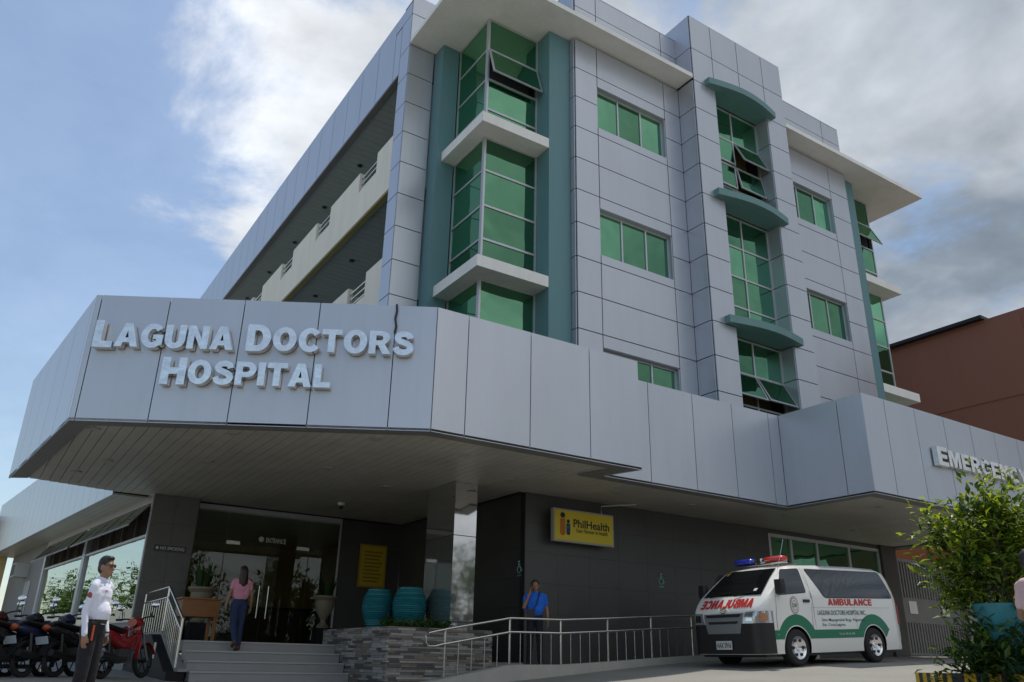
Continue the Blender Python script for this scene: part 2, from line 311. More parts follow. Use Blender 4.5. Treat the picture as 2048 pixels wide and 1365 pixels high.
g.add(vv,[(j*nx+i,j*nx+i+1,(j+1)*nx+i+1,(j+1)*nx+i) for j in range(len(ys)-1) for i in range(nx-1)],0,True)
tag(g.build('ground',gm),kind='structure')
# ---------------------------------------------------------------- hospital
H=empty('hospital_building',(10.2,15.6,0),'four storey silver panelled hospital with green glass windows and teal columns','building')
PZ=[5.7,6.7,7.7,8.7,9.7,10.7,11.7,12.7,13.7,14.7,15.7,16.72]
core=B()
core.box(10.2,24.56,15.56,46,3.75,18.2); core.box(8.95,10.25,15.36,17.4,3.76,18.1)
core.box(24.5,25.75,15.36,17.4,3.76,18.1)
core.box(7.47,8.2,17.46,18.05,3.77,18.55)
core.box(7.48,10.3,18.0,46,16.25,18.3); core.box(3.3,10.3,21.95,46,3.73,5.5)
core.box(11.27,15.33,14.78,15.6,5,16.7); core.box(11.27,15.33,14.54,15.6,16.95,18.62)
core.box(15.33,16.20,13.88,15.6,5,16.9); core.box(18.64,19.52,13.88,15.6,5,16.9); core.box(15.33,19.52,13.88,15.6,16.9,19.18)
core.box(16.1,18.7,14.9,15.62,5,17)
core.box(19.5,23.48,14.78,15.6,5,16.7); core.box(19.5,23.48,14.54,15.6,16.95,18.62)
wall=core.build('wall',JOINT,H)
G=.0125
def py_(x0,x1,z0,z1,Y,m=PANEL,p=None): return piece('panel',x0+G,x1-G,Y,Y+.03,z0+G,z1-G,m,p or wall)
def px_(y0,y1,z0,z1,X,m=PANEL,p=None): return piece('panel',X,X+.03,y0+G,y1-G,z0+G,z1-G,m,p or wall)
def bays(xa,xw0,xw1,xb,Y):
    for i in range(len(PZ)-1):
        z0,z1=PZ[i],PZ[i+1]
        for (a,b) in ((xa,xw0),(xw1,xb)):
            py_(a,b,z0,z1,Y)
    for k in range(3):                      # the middle column with its window openings
        zb=5.97+4*k; zt=zb+1.38
        if k==0: pass
        else: py_(xw0,xw1,zb-1.27,zb-.27,Y); py_(xw0,xw1,zb-.27,zb,Y)
        py_(xw0,xw1,zt,zb+1.73,Y)
        if k<2: py_(xw0,xw1,zb+1.73,zb+2.73,Y)
        else: py_(xw0,xw1,zb+1.73,16.72,Y)
    for (a,b) in ((xa,xw0),(xw0,xw1),(xw1,xb)):
        py_(a,b,16.95,17.95,Y); py_(a,b,17.95,18.68,Y)
bays(11.24,12.02,14.63,15.28,14.5)
bays(19.56,19.92,22.52,23.5,14.5)
# returns of the projecting bays
for i in range(len(PZ)-1):
    px_(14.53,14.86,PZ[i],PZ[i+1],11.21)
    px_(13.87,14.5,PZ[i],PZ[i+1],15.27)
    py_(15.3,16.22,PZ[i],PZ[i+1],13.84); py_(18.62,19.55,PZ[i],PZ[i+1],13.84)
    piece('panel',18.60,18.63,13.87,14.36,PZ[i]+G,PZ[i+1]-G,PANEL,wall)
    piece('panel',16.21,16.24,13.87,14.36,PZ[i]+G,PZ[i+1]-G,PANEL,wall)
px_(13.87,14.5,16.95,17.95,15.27); px_(13.87,15.62,17.95,19.22,15.27); px_(14.53,15.6,16.95,18.68,11.2); piece('coping',11.2,15.26,14.5,15.6,18.685,18.71,PANEL,wall); piece('coping',19.57,23.5,14.5,15.6,18.685,18.71,PANEL,wall)
for a,b in ((15.3,16.2),(16.2,17.4),(17.4,18.6),(18.6,19.55)):
    py_(a,b,16.72,17.95,13.84); py_(a,b,17.95,19.22,13.84)
piece('coping',15.29,19.54,13.85,15.5,19.225,19.25,PANEL,wall)
# left corner pillar (silver) and roof band
for i in range(len(PZ)-1):
    py_(7.43,8.24,PZ[i],PZ[i+1],17.42); px_(17.45,18.08,PZ[i],PZ[i+1],7.43)
py_(7.43,8.24,16.72,17.9,17.42); py_(7.43,8.24,17.9,18.62,17.42); px_(17.45,18.08,16.72,17.9,7.43); px_(17.45,18.53,17.9,18.4,7.43)
yb=[18.09]+[18.53+1.28*k for k in range(22)]
for a,b in zip(yb,yb[1:]): px_(a,b,16.1,17.88 if a<18.5 else 18.42,7.435)
piece('soffit_edge',7.45,7.62,18.1,46,16.07,16.12,TRIM,wall)
# windows ---------------------------------------------------------------
def fwin(x0,x1,z0,z1,Y,cols,rows,fw=.05,opens={},M=None,depth=.06,mulw=None,glass=GREEN):
    """part 'window' (frame mesh) with 'pane' sub-parts; opens {(c,r):deg} are awning sashes"""
    fb=B(); 
    def bx(a,b,c,d,e,f_): fb.box(a,b,c,d,e,f_)
    bx(x0,x0+fw,Y-depth/2,Y+depth/2,z0,z1); bx(x1-fw,x1,Y-depth/2,Y+depth/2,z0,z1)
    bx(x0+fw,x1-fw,Y-depth/2+.001,Y+depth/2,z0,z0+fw); bx(x0+fw,x1-fw,Y-depth/2+.001,Y+depth/2,z1-fw,z1)
    for c in cols[1:-1]: bx(c-fw/2,c+fw/2,Y-depth/2-.004,Y+depth/2,z0+fw,z1-fw)
    for r_ in rows[1:-1]: bx(x0+fw,x1-fw,Y-depth/2-.002,Y+depth/2,r_-fw/2,r_+fw/2)
    fo=fb.build('window',ALU,H,M or I4)
    for ci in range(len(cols)-1):
        for ri in range(len(rows)-1):
            a,b=cols[ci]+fw/2,cols[ci+1]-fw/2; c,d=rows[ri]+fw/2,rows[ri+1]-fw/2
            if (ci,ri) in opens:
                T=(M or I4)@Matrix.Translation((0,Y-depth/2-.01,d))@Matrix.Rotation(-R(opens[(ci,ri)]),4,'X')
                sb=B(); q=.045; hh=d-c
                sb.box(a,a+q,-.02,.02,-hh,0); sb.box(b-q,b,-.02,.02,-hh,0); sb.box(a+q,b-q,-.019,.02,-hh,-hh+q); sb.box(a+q,b-q,-.019,.02,-q,0)
                sb.build('sash',ALU,fo,T); piece('pane',a+q,b-q,-.005,.005,-hh+q,-q,glass,fo,T)
            else: piece('pane',a,b,Y-.005,Y+.005,c,d,glass,fo,M)
    return fo
INT=mat('window_reveal',(.10,.085,.06),.8)
for (xa,xb_) in ((12.02,14.63),(19.92,22.52)):
    for k in range(3):
        zb=5.97+4*k; w3=(xb_-xa)/3
        fwin(xa+.01,xb_-.01,zb+.005,zb+1.375,14.68,[xa,xa+w3,xa+2*w3,xb_],[zb,zb+1.38])
        piece('reveal',xb_-.02,xb_+.01,14.53,14.78,zb,zb+1.38,PANEL,wall); piece('reveal',xa-.01,xa+.02,14.53,14.78,zb,zb+1.38,PANEL,wall); piece('reveal',xa+.02,xb_-.02,14.53,14.78,zb+1.376,zb+1.40,PANEL,wall); piece('sill',xa+.01,xb_-.01,14.532,14.66,zb-.03,zb+.004,PANEL,wall)
# window opening recess boxes are cut by leaving the middle column open: dark lining
xm=17.42
def brow(z):
    pts=[(15.78,13.86),(15.78,13.66)]+[(15.78+3.04*t/12,13.66-.22*math.sin(math.pi*t/12)) for t in range(1,12)]+[(18.82,13.66),(18.82,13.86)]
    inner=[(18.6,13.86),(18.6,14.4),(16.24,14.4),(16.24,13.86)]
    b=B(); b.prism(pts[::-1],z-.22,z); b.prism([(16.245,13.861),(18.595,13.861),(18.595,14.3),(16.245,14.3)],z-.215,z-.005)
    return b.build('window_brow',TEALL,H)
for z in (16.92,12.95,8.93): brow(z)
for (z0,z1,rows,opn) in ((12.96,16.69,[13.75,14.62,15.55],{(1,2):24,(1,1):11,(0,2):3,(0,1):3}),(8.94,12.72,[9.7,10.68,11.68],{}),(5.9,8.7,[6.72,7.65],{(0,1):26,(1,1):28})):
    fwin(16.24,18.6,z0,z1,14.36,[16.24,xm-.02,18.6],[z0]+rows+[z1],opens=opn)
INTERIOR=mat('room_interior',(.22,.17,.06),.9)
ib=B(); ib.box(16.25,18.59,14.85,14.88,5.9,16.7); ib.build('room_back',INTERIOR,H)
# corner bays, mirrored about x=17.38
for sgn in (0,1):
    mir=(lambda x:x) if sgn==0 else (lambda x:34.76-x)
    def xr(a,b): return (min(mir(a),mir(b)),max(mir(a),mir(b)))
    tb=B(); a,b=xr(10.5,11.2); tb.box(a,b,14.72,15.5,5,16.76); tb.build('teal_column',TEAL,H)
    tb=B(); a,b=xr(8.28,8.80); tb.box(a,b,16.92,17.44,5,16.76); tb.build('teal_column',TEAL,H)
    tb=B(); a,b=xr(10.3,11.2); tb.box(a,b,14.75,15.5,16.94,17.98); tb.build('teal_parapet',TEAL,H)
    for (z0,z1) in ((12.8,13.09),(8.68,8.98)):
        P_=[(8.43,14.72),(10.495,14.72),(10.495,15.45),(9.0,15.45),(9.0,17.22),(8.43,17.22)]
        P_=[(mir(x),y) for x,y in P_]; lb=B(); lb.prism(P_ if sgn==0 else P_[::-1],z0,z1); lb.build('ledge',WHITE,H)
    for (z0,z1,rows,opn) in ((13.09,16.76,[13.71,14.69,15.7],{(0,2):(17 if sgn==0 else 24)}),(8.98,12.8,[9.79,10.75,11.79],{}),(5.5,8.68,[7.2],{})):
        a,b=xr(8.83,10.49); fwin(a,b,z0,z1,15.30,[a,b],[z0]+rows+[z1],fw=.055,opens=opn)
        M=Matrix.Translation((8.86 if sgn==0 else 34.76-8.86,0,0))@Matrix.Rotation(R(-90),4,'Z')
        # side glass: local x = -world y
        fwin(-16.92,-15.335,z0,z1,0,[-16.92,-15.335],[z0]+rows+[z1],fw=.05,M=M)
    sb=B()
    if sgn==0: sb.box(7.43,15.265,13.84,17.415,16.78,16.93)
    else: sb.box(19.56,27.35,13.84,16.1,16.78,16.93)
    sb.build('roof_slab',WHITE,H)
# balconies ------------------------------------------------------------
bk=B(); bk.box(10.14,10.19,18.1,46,3.8,16.2); bw=bk.build('balcony_wall',TEAL,H)
DGL=glassmat('dark_glass',(.5,.6,.6),.3,.03,(.01,.012,.013))
DOORW=mat('door_frame_white',(.5,.5,.47),.6)
for zf in (8.6,12.6):
    for k in range(7):
        y=19.6+k*3.75
        piece('door',10.09,10.13,y,y+.95,zf,zf+2.1,DOORW,bw); piece('window',10.09,10.125,y+1.3,y+2.7,zf+.9,zf+2.1,DGL,bw)
for (zb,zt) in ((12.27,14.06),(8.3,10.09)):
    poly=[(18.08,zb)]; 
    ys_=[(19.3,20.6)]+[(19.3+3.74*k,20.6+3.74*k) for k in range(1,7)]
    poly=[(46,zb),(46,zt)]
    for a,b in ys_[::-1]: poly+=[(b,zt),(b,zt-.72),(a,zt-.72),(a,zt)]
    poly+=[(18.09,zt),(18.09,zb)]
    Mx=Matrix(((0,0,1,0),(1,0,0,0),(0,1,0,0),(0,0,0,1)))
    pb=B(); pb.prism(poly,7.5,7.66,0,Mx); bal=pb.build('balcony_parapet',CREAM,H)
    for a,b in ys_:
        for k in range(3): B().tube([(7.58,a-.02,zt-.58+.2*k),(7.58,b+.02,zt-.58+.2*k)],.022,8).build('rail_bar',STEEL,bal)
    piece('floor_edge',7.52,7.7,18.09,46,zb-.05,zb+.001,mat('drip_edge',(.30,.27,.12),.8),bal)
    sl_=B(); sl_.box(7.67,10.13,18.09,46,zb+.08,zb+.35); sl=sl_.build('balcony_slab',WHITE,H)
    for k in range(92): piece('soffit_strip',7.68,10.12,18.1+k*.3+.006,18.4+k*.3-.006,zb+.04,zb+.08,SOFG,sl)
    for k in range(8): B().lathe([(.07,0),(.09,.0),(.09,.03),(.07,.03)],12,(8.4,19.6+3.4*k,zb+.005)).build('downlight',BLACK,sl)
rs=B(); rs.box(7.63,10.13,18.09,46,16.19,16.24); rsf=rs.build('roof_soffit',WHITE,H)
for k in range(92): piece('soffit_strip',7.64,10.12,18.1+k*.3+.006,18.4+k*.3-.006,16.14,16.185,SOFG,rsf)
for k in range(8): B().lathe([(.07,0),(.09,0),(.09,.03),(.07,.03)],12,(8.4,19.8+3.4*k,16.105)).build('downlight',BLACK,rsf)
# ---------------------------------------------------------------- canopy over the entrances
CP=[(.30,21.33),(.85,15.07),(6.08,11.97),(10.85,11.97),(10.62,12.87),(16.33,12.87),(16.33,10.5),(24.9,10.5),(24.9,15.7),(10.5,15.7),(10.5,21.9),(2.54,21.88)]
def inset(P,d):
    o=[];n=len(P)
    for i in range(n):
        a,b,c=Vector(P[i-1]),Vector(P[i]),Vector(P[(i+1)%n]); e1=(b-a).normalized(); e2=(c-b).normalized()
        n1_=Vector((-e1.y,e1.x)); n2_=Vector((-e2.y,e2.x)); k=(n1_+n2_)/(1+n1_.dot(n2_)); o.append(tuple(b+k*d))
    return o
IN=inset(CP,.03); IN2=inset(CP,.34); IN3=inset(CP,.12)
cb=B(); cb.prism(IN,3.74,5.9); can=cb.build('canopy',JOINT,H)
def fasc(a,b,cuts,z0=3.65,z1=5.97,m=PANEL):
    a=Vector(a);b=Vector(b);Ln=(b-a).length; fr=frame((a.x,a.y,0),(b-a)); c=[0]+cuts+[Ln]
    for p,q in zip(c,c[1:]): piece('fascia_panel',p+G*.7,q-G*.7,0,.028,z0,z1,m,can,fr)
fasc(CP[0],CP[1],[1.07,2.3,3.55,4.8,6.05]); fasc(CP[1],CP[2],[.1,1.31,2.63,3.97,5.34])
fasc(CP[2],CP[3],[.66,2.05,3.47]); fasc(CP[3],CP[4],[]); fasc(CP[4],CP[5],[1.31,2.69,4.01,5.32]); fasc(CP[5],CP[6],[1.7])
fasc(CP[6],CP[7],[.86,2.08,3.32,4.54,5.7,6.85,8.0]); fasc(CP[7],CP[8],[1.3,2.6,3.9])
tr=B(); nC=len(CP)
for i in range(8):
    a,b,c,d=CP[i],CP[i+1],IN2[i+1],IN2[i]
    q=[(*p,3.66) for p in (a,b,c,d)]+[(*p,3.70) for p in (a,b,c,d)]
    tr.add(q,[(3,2,1,0),(4,5,6,7),(0,1,5,4),(1,2,6,5),(2,3,7,6),(3,0,4,7)])
tr.build('soffit_trim',TRIM,can)
def yspan(x):
    ys2=[];n=len(IN3)
    for i in range(n):
        (x0,y0),(x1,y1)=IN3[i],IN3[(i+1)%n]
        if (x0-x)*(x1-x)<0: ys2.append(y0+(y1-y0)*(x-x0)/(x1-x0))
    ys2.sort(); return [(ys2[i],ys2[i+1]) for i in range(0,len(ys2)-1,2)]
x=.5
while x<24.6:
    sp=yspan(x+.1)
    for (a,b) in sp:
        piece('soffit_strip',x+.006,x+.194,a+.004,b-.004,3.705,3.735,SOFF,can)
    x+=.2
LAMPG=mat('downlight_trim',(.35,.34,.30),.4)
for (x,y) in ((1.3,15.6),(1.9,18.2),(1.5,19.8),(3.4,14.4),(3.6,17),(5.6,13.2),(5.8,16),(7.5,13.3),(7.6,17),(9.6,13.3),(9.4,14.6),(12.0,14.2),(14.5,14.3),(17.4,13.8),(18.2,11.6),(20.5,12.2),(20.8,14.2),(23,12.6)):
    B().lathe([(.06,.0),(.11,0),(.11,.02),(.06,.02)],16,(x,y,3.684)).build('downlight',LAMPG,can)
# stains/cable at the sign joint
cable=B().tube([(0,-.03,5.98),(.012,-.03,5.85),(-.01,-.035,5.7),(.02,-.03,5.55),(0,-.032,5.43)],.022,6); 
u_s=Vector((CP[2][0]-CP[1][0],CP[2][1]-CP[1][1],0)).normalized()
FS=frame((*CP[1],0),u_s)
cable.build('cable',BLACK,can,FS@Matrix.Translation((5.34,0,0)))
# ---------------------------------------------------------------- raised lettering
TS=tframe((*CP[1],0),u_s)
sg=empty('hospital_name_sign',(3.4,13.5,4.3),'raised steel letters spelling LAGUNA DOCTORS HOSPITAL on the canopy','sign')
letters('LAGUNA',.18,2.58,4.95,.43,1.16,sg,LETTER,TS,.13,.06); letters('DOCTORS',2.80,5.70,4.97,.43,1.16,sg,LETTER,TS,.13,.06)
letters('HOSPITAL',1.44,4.32,4.32,.42,1.16,sg,LETTER,TS,.13,.06)
es=empty('emergency_sign',(20.9,10.5,4.6),'raised steel letters spelling EMERGENCY on the canopy beside the bush','sign')
letters('EMERGENCY',18.85,23.05,4.64,.40,1.15,es,LETTER,tframe((0,10.5,0),(1,0)),.13,.06)
# ---------------------------------------------------------------- ground floor walls
def tiled(name,p,u,Ln,z0,z1,tw,th,holes=(),parent=None,m=TILE,label=None):
    fr=frame(p,u); b=B(); b.box(0,Ln,.03,.2,z0,z1,0,fr); wl=b.build(name,GROUT,parent)
    nz=max(1,round((z1-z0)/th)); nx_=max(1,round(Ln/tw)); dz=(z1-z0)/nz; dx=Ln/nx_
    for i in range(nx_):
        for j in range(nz):
            a,b_,c,d=i*dx,(i+1)*dx,z0+j*dz,z0+(j+1)*dz
            if any(a>=q[0]-.01 and b_<=q[1]+.01 and c>=q[2]-.01 and d<=q[3]+.01 for q in holes): continue
            piece('tile',a+.0018,b_-.0018,0,.03,c+.0018,d-.0018,m,wl,fr)
    return wl
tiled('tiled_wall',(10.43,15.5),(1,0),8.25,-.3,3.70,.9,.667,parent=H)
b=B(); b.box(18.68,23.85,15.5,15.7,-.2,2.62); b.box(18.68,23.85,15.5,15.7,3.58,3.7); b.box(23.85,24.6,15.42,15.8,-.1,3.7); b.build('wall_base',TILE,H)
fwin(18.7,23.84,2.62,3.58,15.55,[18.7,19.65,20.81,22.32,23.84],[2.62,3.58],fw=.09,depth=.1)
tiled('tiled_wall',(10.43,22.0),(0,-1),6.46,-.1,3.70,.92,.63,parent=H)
tiled('tiled_wall',(8.55,22.0),(1,0),1.86,.3,3.7,.93,.68,parent=H)
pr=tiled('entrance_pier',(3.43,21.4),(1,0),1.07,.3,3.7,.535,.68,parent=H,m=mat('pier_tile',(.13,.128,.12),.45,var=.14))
piece('pier_side',4.5,4.53,21.43,22.1,.3,3.7,TILE,H)
pb=B(); pb.box(8.53,9.08,15.42,16.7,-.3,3.70); pb.build('polished_pillar',mat('polished_granite',(.56,.56,.55),.04,.88,var=.06,bump=.05,bscale=1.1),H)
piece('pillar_seam',8.527,9.083,15.417,16.703,2.53,2.545,BLACK,H)
# lobby
lob=B(); lob.box(3.8,10.43,17.6,29,.1,.30); lob.build('lobby_floor',mat('lobby_floor_tile',(.28,.26,.22),.25,var=.1),H)
lr=B(); lr.box(3.5,10.4,28.5,28.6,.3,3.7); lr.box(3.5,3.6,22.2,28.5,.3,3.7); lr.box(10.3,10.4,22.2,28.5,.3,3.7); lr.build('lobby_wall',mat('lobby_ochre_glow',(.60,.42,.14),.8),H)  # ochre brightened in the wall colour to stand in for warm lamplight
lr=B(); lr.box(3.5,10.4,22.1,28.5,3.56,3.62); lr.build('lobby_ceiling',WHITE,H)
LG=glassmat('lobby_glass',(.85,.9,.9),.03,.01,clear=(.80,.84,.78),gain=.14)
gf=B(); gf.box(4.55,8.55,21.97,22.03,3.58,3.7); gf.box(4.55,4.6,21.97,22.03,.3,3.58); gf.box(8.5,8.55,21.97,22.03,.3,3.58); gfo=gf.build('entrance_glazing',ALU,H)
for a,b_,c,d in ((4.6,5.42,.3,3.57),(5.43,7.68,2.82,3.57),(7.69,8.5,.3,3.57)): piece('pane',a,b_,21.99,22.0,c,d,LG,gfo)
for a,b_,hx in ((5.44,6.55,6.44),(6.57,7.67,6.68)):
    db=B(); db.box(a,b_,21.995,22.005,.32,2.8); dd=db.build('door',LG,H)
    B().tube([(hx,21.93,.95),(hx,21.93,1.75)],.018,8).build('handle',STEEL,dd)
    B().box(a if hx<6.6 and a<6 else b_-.35,(a+.35) if a<6 else b_,21.97,22.03,2.74,2.83).build('hinge_patch',STEEL,dd)
# reception counter inside
rc=empty('reception_counter',(7,25.5,.3),'dark wooden reception counter seen through the lobby glass','counter')
B().box(5.7,9.8,25.2,26,.3,1.35).build('front_panel',mat('counter_wood',(.10,.055,.025),.5,var=.2),rc); B().box(5.6,9.9,25.1,26.1,1.35,1.42).build('counter_top',BLACK,rc)
es_=empty('entrance_sign',(6.5,21.9,2.9),'small white ENTRANCE lettering on the glass above the doors','sign')
WPAINT=mat('white_lettering',(.6,.6,.57),.5)
text('lettering','ENTRANCE',6.46,7.0,2.86,2.99,WPAINT,es_,tframe((0,21.97,0),(1,0)),.02)
B().lathe([(.07,0),(.07,.01)],16,(0,0,0),0,Matrix.Translation((6.33,21.965,2.93))@Matrix.Rotation(R(90),4,'X')).build('symbol',WPAINT,es_)
ns=empty('no_smoking_sign',(3.9,21.35,2.45),'small NO SMOKING lettering on the grey entrance pier','sign')
B().box(3.62,4.36,21.385,21.395,2.36,2.5).build('plate',mat('sign_plate_dark',(.05,.05,.05),.5),ns)
text('lettering','NO SMOKING',3.76,4.32,2.39,2.47,WPAINT,ns,tframe((0,21.385,0),(1,0)),.015); B().lathe([(.035,0),(.035,.004)],12,(0,0,0),0,Matrix.Translation((3.69,21.382,2.43))@Matrix.Rotation(R(90),4,'X')).build('symbol',WPAINT,ns)
ps=empty('notice_board',(9.55,21.95,1.9),'yellow notice poster in a frame on the wall beside the lobby','notice')
YEL=mat('yellow_sign',(.50,.36,.012),.5)
B().box(9.15,9.97,21.93,21.98,1.9,3.07).build('frame',mat('gold_frame',(.35,.24,.03),.5),ps); B().box(9.2,9.92,21.92,21.935,1.95,3.02).build('poster',YEL,ps)
for k in range(9): B().box(9.28,9.84-.05*(k%3),21.915,21.919,2.85-.1*k,2.88-.1*k).build('text_line',mat('poster_ink',(.16,.10,.01),.7),ps)
# wheelchair signs
BLUEG=mat('access_sign_green',(.25,.50,.42),.6)
for (p,u,lab) in (((14.52,15.49),(1,0),'small wheelchair access sign on the wall left of the ambulance'),((10.425,15.72),(0,-1),'small wheelchair access sign on the dark side wall beside the man in blue')):
    ws=empty('wheelchair_sign',(p[0],p[1],1.9),lab,'sign','wheelchair access signs'); M=tframe((*p,0),u)
    b=B(); b.ball((0,2.15,.01),.028,8)
    q=[(-.01,2.12,.006),(-.005,2.03,.006),(.06,2.03,.006),(.09,1.95,.006),(.12,1.96,.006)]; b.tube(q,.013,6); b.tube([(-.01,2.08,.006),(.05,2.08,.006)],.01,6)
    b.tube([(.0+.075*math.cos(t),1.98+.075*math.sin(t),.006) for t in [R(110+25*i) for i in range(10)]],.010,6); b.build('symbol',BLUEG,ws,M)
    text('lettering','RAMP',-.07,.09,1.83,1.87,BLUEG,ws,M,.02)
# PhilHealth light box
ph=empty('light_box_sign',(11.9,15.3,2.6),'yellow rectangular PhilHealth sign box hung on the grey wall','sign')
B().box(10.99,12.77,15.18,15.29,2.62,3.37).build('box',mat('sign_case',(.35,.34,.30),.5),ph); B().box(11.03,12.73,15.168,15.185,2.66,3.33).build('face',mat('yellow_face',(.60,.47,.01),.45),ph)
TP=tframe((0,15.166,0),(1,0)); INK=mat('black_ink',(.012,.012,.012),.6)
text('lettering','PhilHealth',11.55,12.62,2.97,3.16,INK,ph,TP,.02,z=.003); text('lettering','Your Partner in Health',11.63,12.57,2.86,2.95,INK,ph,TP,.012,z=.003,shear=.3)
def disc(b,x,z,rx,rz,m=0,n=20): b.add([(x+rx*math.cos(2*math.pi*i/n),15.162,z+rz*math.sin(2*math.pi*i/n)) for i in range(n)],[tuple(range(n))],m)
b=B(); disc(b,11.24,3.22,.07,.065,0); disc(b,11.40,3.09,.045,.045,0); b.add([(11.165,15.162,3.14),(11.31,15.162,3.14),(11.31,15.162,2.80),(11.27,15.162,2.76),(11.20,15.162,2.76),(11.165,15.162,2.80)],[(0,5,4,3,2,1)],1)
b.add([(11.345,15.161,3.04),(11.455,15.161,3.04),(11.455,15.161,2.82),(11.43,15.161,2.78),(11.37,15.161,2.78),(11.345,15.161,2.82)],[(0,5,4,3,2,1)],2); b.add([(11.33,15.159,2.96),(11.42,15.159,2.99),(11.40,15.159,2.93),(11.33,15.159,2.92)],[(0,3,2,1)],3)
b.build('emblem',[INK,mat('orange_ink',(.45,.14,.01),.6),mat('dark_blue_ink',(.01,.05,.10),.6),mat('green_ink',(.02,.18,.06),.6)],ph)
B().tube([(12.5,15.3,3.37),(12.5,15.3,3.58),(13.35,15.0,3.68)],.012,6).build('conduit',WPAINT,ph)
# ---------------------------------------------------------------- stairs, side wall, planter, ramp
st=empty('entrance_stairs',(5.3,16.4,-.5),'wide pale grey entrance steps leading up to the glass doors','stairs')
STEP=mat('step_stone',(.30,.295,.285),.5,var=.12,vscale=2)
NOSE=mat('step_nosing',(.42,.41,.40),.4)
for i in range(6):
    z=.30-.182*i; y=17.58-.3*i
    B().box(3.82,6.94,y,y+.32 if i else y+.1,z-.18,z-.03).build('step',STEP,st); B().box(3.82,6.94,y-.02,y+.30,z-.029,z).build('tread',NOSE,st)
sw=empty('stair_side_wall',(3.5,18.5,-.4),'low dark granite wall with pale coping beside the entrance steps','wall')
Mxw=Matrix(((0,0,1,0),(1,0,0,0),(0,1,0,0),(0,0,0,1)))
B().prism([(21.35,-.5),(21.35,.42),(18.95,.42),(17.15,-.27),(16.9,-.27),(16.9,-.6)],3.45,3.78,0,Mxw).build('body',DARKG,sw)
B().prism([(21.35,.425),(21.35,.48),(18.95,.48),(17.1,-.21),(16.85,-.21),(16.85,-.265),(17.15,-.265),(18.95,.425)],3.64,3.83,0,Mxw).build('coping',CONC,sw)
B().box(3.435,3.448,18.2,18.34,-.05,.25).build('sticker',WPAINT,sw)
def railing(name,lab,path,post_pts,hts,nb,parent_loc,gap=.33):
    """path: base points; top and mid rails follow at hts"""
    r=empty(name,parent_loc,lab,'railing')
    for hh in hts: B().tube([(p[0],p[1],p[2]+hh) for p in path],.024,10).build('rail',STEEL,r)
    for p in post_pts: B().tube([p,(p[0],p[1],p[2]+hts[0])],.022,8).build('post',STEEL,r)
    for i in range(len(post_pts)-1):
        a,b=Vector(post_pts[i]),Vector(post_pts[i+1])
        for k in range(1,nb+1):
            p=a.lerp(b,k/(nb+1)); B().tube([p,(p.x,p.y,p.z+hts[-1])],.010,6).build('baluster',STEEL,r)
    return r
sr=railing('stair_railing','stainless steel railing sloping down beside the entrance steps',[(3.62,21.2,.48),(3.62,18.7,.48),(3.62,17.0,-.2)],[(3.62,21.2,.48),(3.62,18.7,.48),(3.62,17.0,-.2)],(.87,.66),9,(3.62,19,.45))
bp_=[(7.78,14.2,-.28),(9.22,14.2,-.02),(10.47,14.2,-.0),(11.71,14.2,.08),(12.95,14.2,.17),(14.2,14.2,.25),(15.45,14.2,.30),(16.7,14.2,.33)]
rr=railing('ramp_railing','long stainless steel handrail along the wheelchair ramp',bp_,bp_,(.86,.60),4,(11,14.2,.1))
B().tube([(7.8,14.2,.58),(7.55,14.2,.53),(7.42,14.2,.50),(7.37,14.2,.45),(7.37,14.2,.33),(7.42,14.2,.27),(7.55,14.2,.27),(7.8,14.2,.33)],.024,10).build('rail_loop',STEEL,rr)
rp=empty('wheelchair_ramp',(11,14.8,0),'pale concrete wheelchair ramp with raised kerb along the wall','ramp')
k=B(); pts=[(6.9,-.42)]+[(p[0],p[2]) for p in bp_]+[(18.5,.36),(18.5,-.6),(6.9,-.6)]
My=Matrix(((1,0,0,0),(0,0,1,0),(0,1,0,0),(0,0,0,1)))
B().prism(pts,14.08,14.30,0,My).build('kerb',mat('pale_concrete',(.42,.40,.35),.85,var=.15,vscale=2),rp)
B().prism([(a,b-.06) for a,b in pts[:-2]]+pts[-2:],14.301,15.5,0,My).build('ramp_surface',CONC,rp)
B().box(9.3,10.42,15.5,17.6,-.5,.02).build('landing',CONC,rp)
# stacked stone planter
pl=empty('stone_planter',(7.8,16.4,-.5),'raised planter clad in stacked grey stone strips beside the steps','planter')
b=B(); b.box(7.0,8.5,15.05,18.4,-.6,.60); b.box(8.5,9.3,15.05,15.38,-.6,.6); b.build('core',GROUT,pl)
STN=[mat('stone_%s'%n_,c,.8,var=.25,vscale=9,bump=.4,bscale=30) for n_,c in (('grey',(.25,.24,.225)),('dark',(.11,.10,.095)),('brown',(.21,.18,.145)),('pale',(.36,.34,.31)))]
rnd=random.Random(3); rows=[]
for fi,(fr,Ln) in enumerate(((frame((6.97,18.4,0),(0,-1)),3.42),(frame((6.98,15.0,0),(1,0)),2.32))):
    z=-.56
    while z<.60:
        hh=rnd.choice((.036,.044,.052)); x=-rnd.random()*.3; hh=min(hh,.62-z)
        while x<Ln:
            l_=rnd.uniform(.16,.55); a,b_=max(x,0),min(x+l_,Ln)
            if b_-a>.03: rows.append((a if fi else Ln-b_, fr,a+.002,b_-.002,-rnd.uniform(0,.03),z+.002,z+hh-.002,rnd.randrange(4)))
            x+=l_
        z+=hh
rows.sort(key=lambda q:(q[5]<-.35,q[0])); rest=B()
for i,(_,fr,a,b_,y,z0,z1,mi) in enumerate(rows):
    if i<300: piece('stone',a,b_,y,.05,z0,z1,STN[mi],pl,fr)
    else: rest.box(a,b_,y,.05,z0,z1,mi,fr)
tag(rest.build('stone_courses',STN,pl),kind='stuff')
SOIL=mat('soil',(.06,.045,.03),.95,var=.3,vscale=9)
B().box(7.05,8.5,15.1,18.35,.601,.63).build('soil',SOIL,pl)
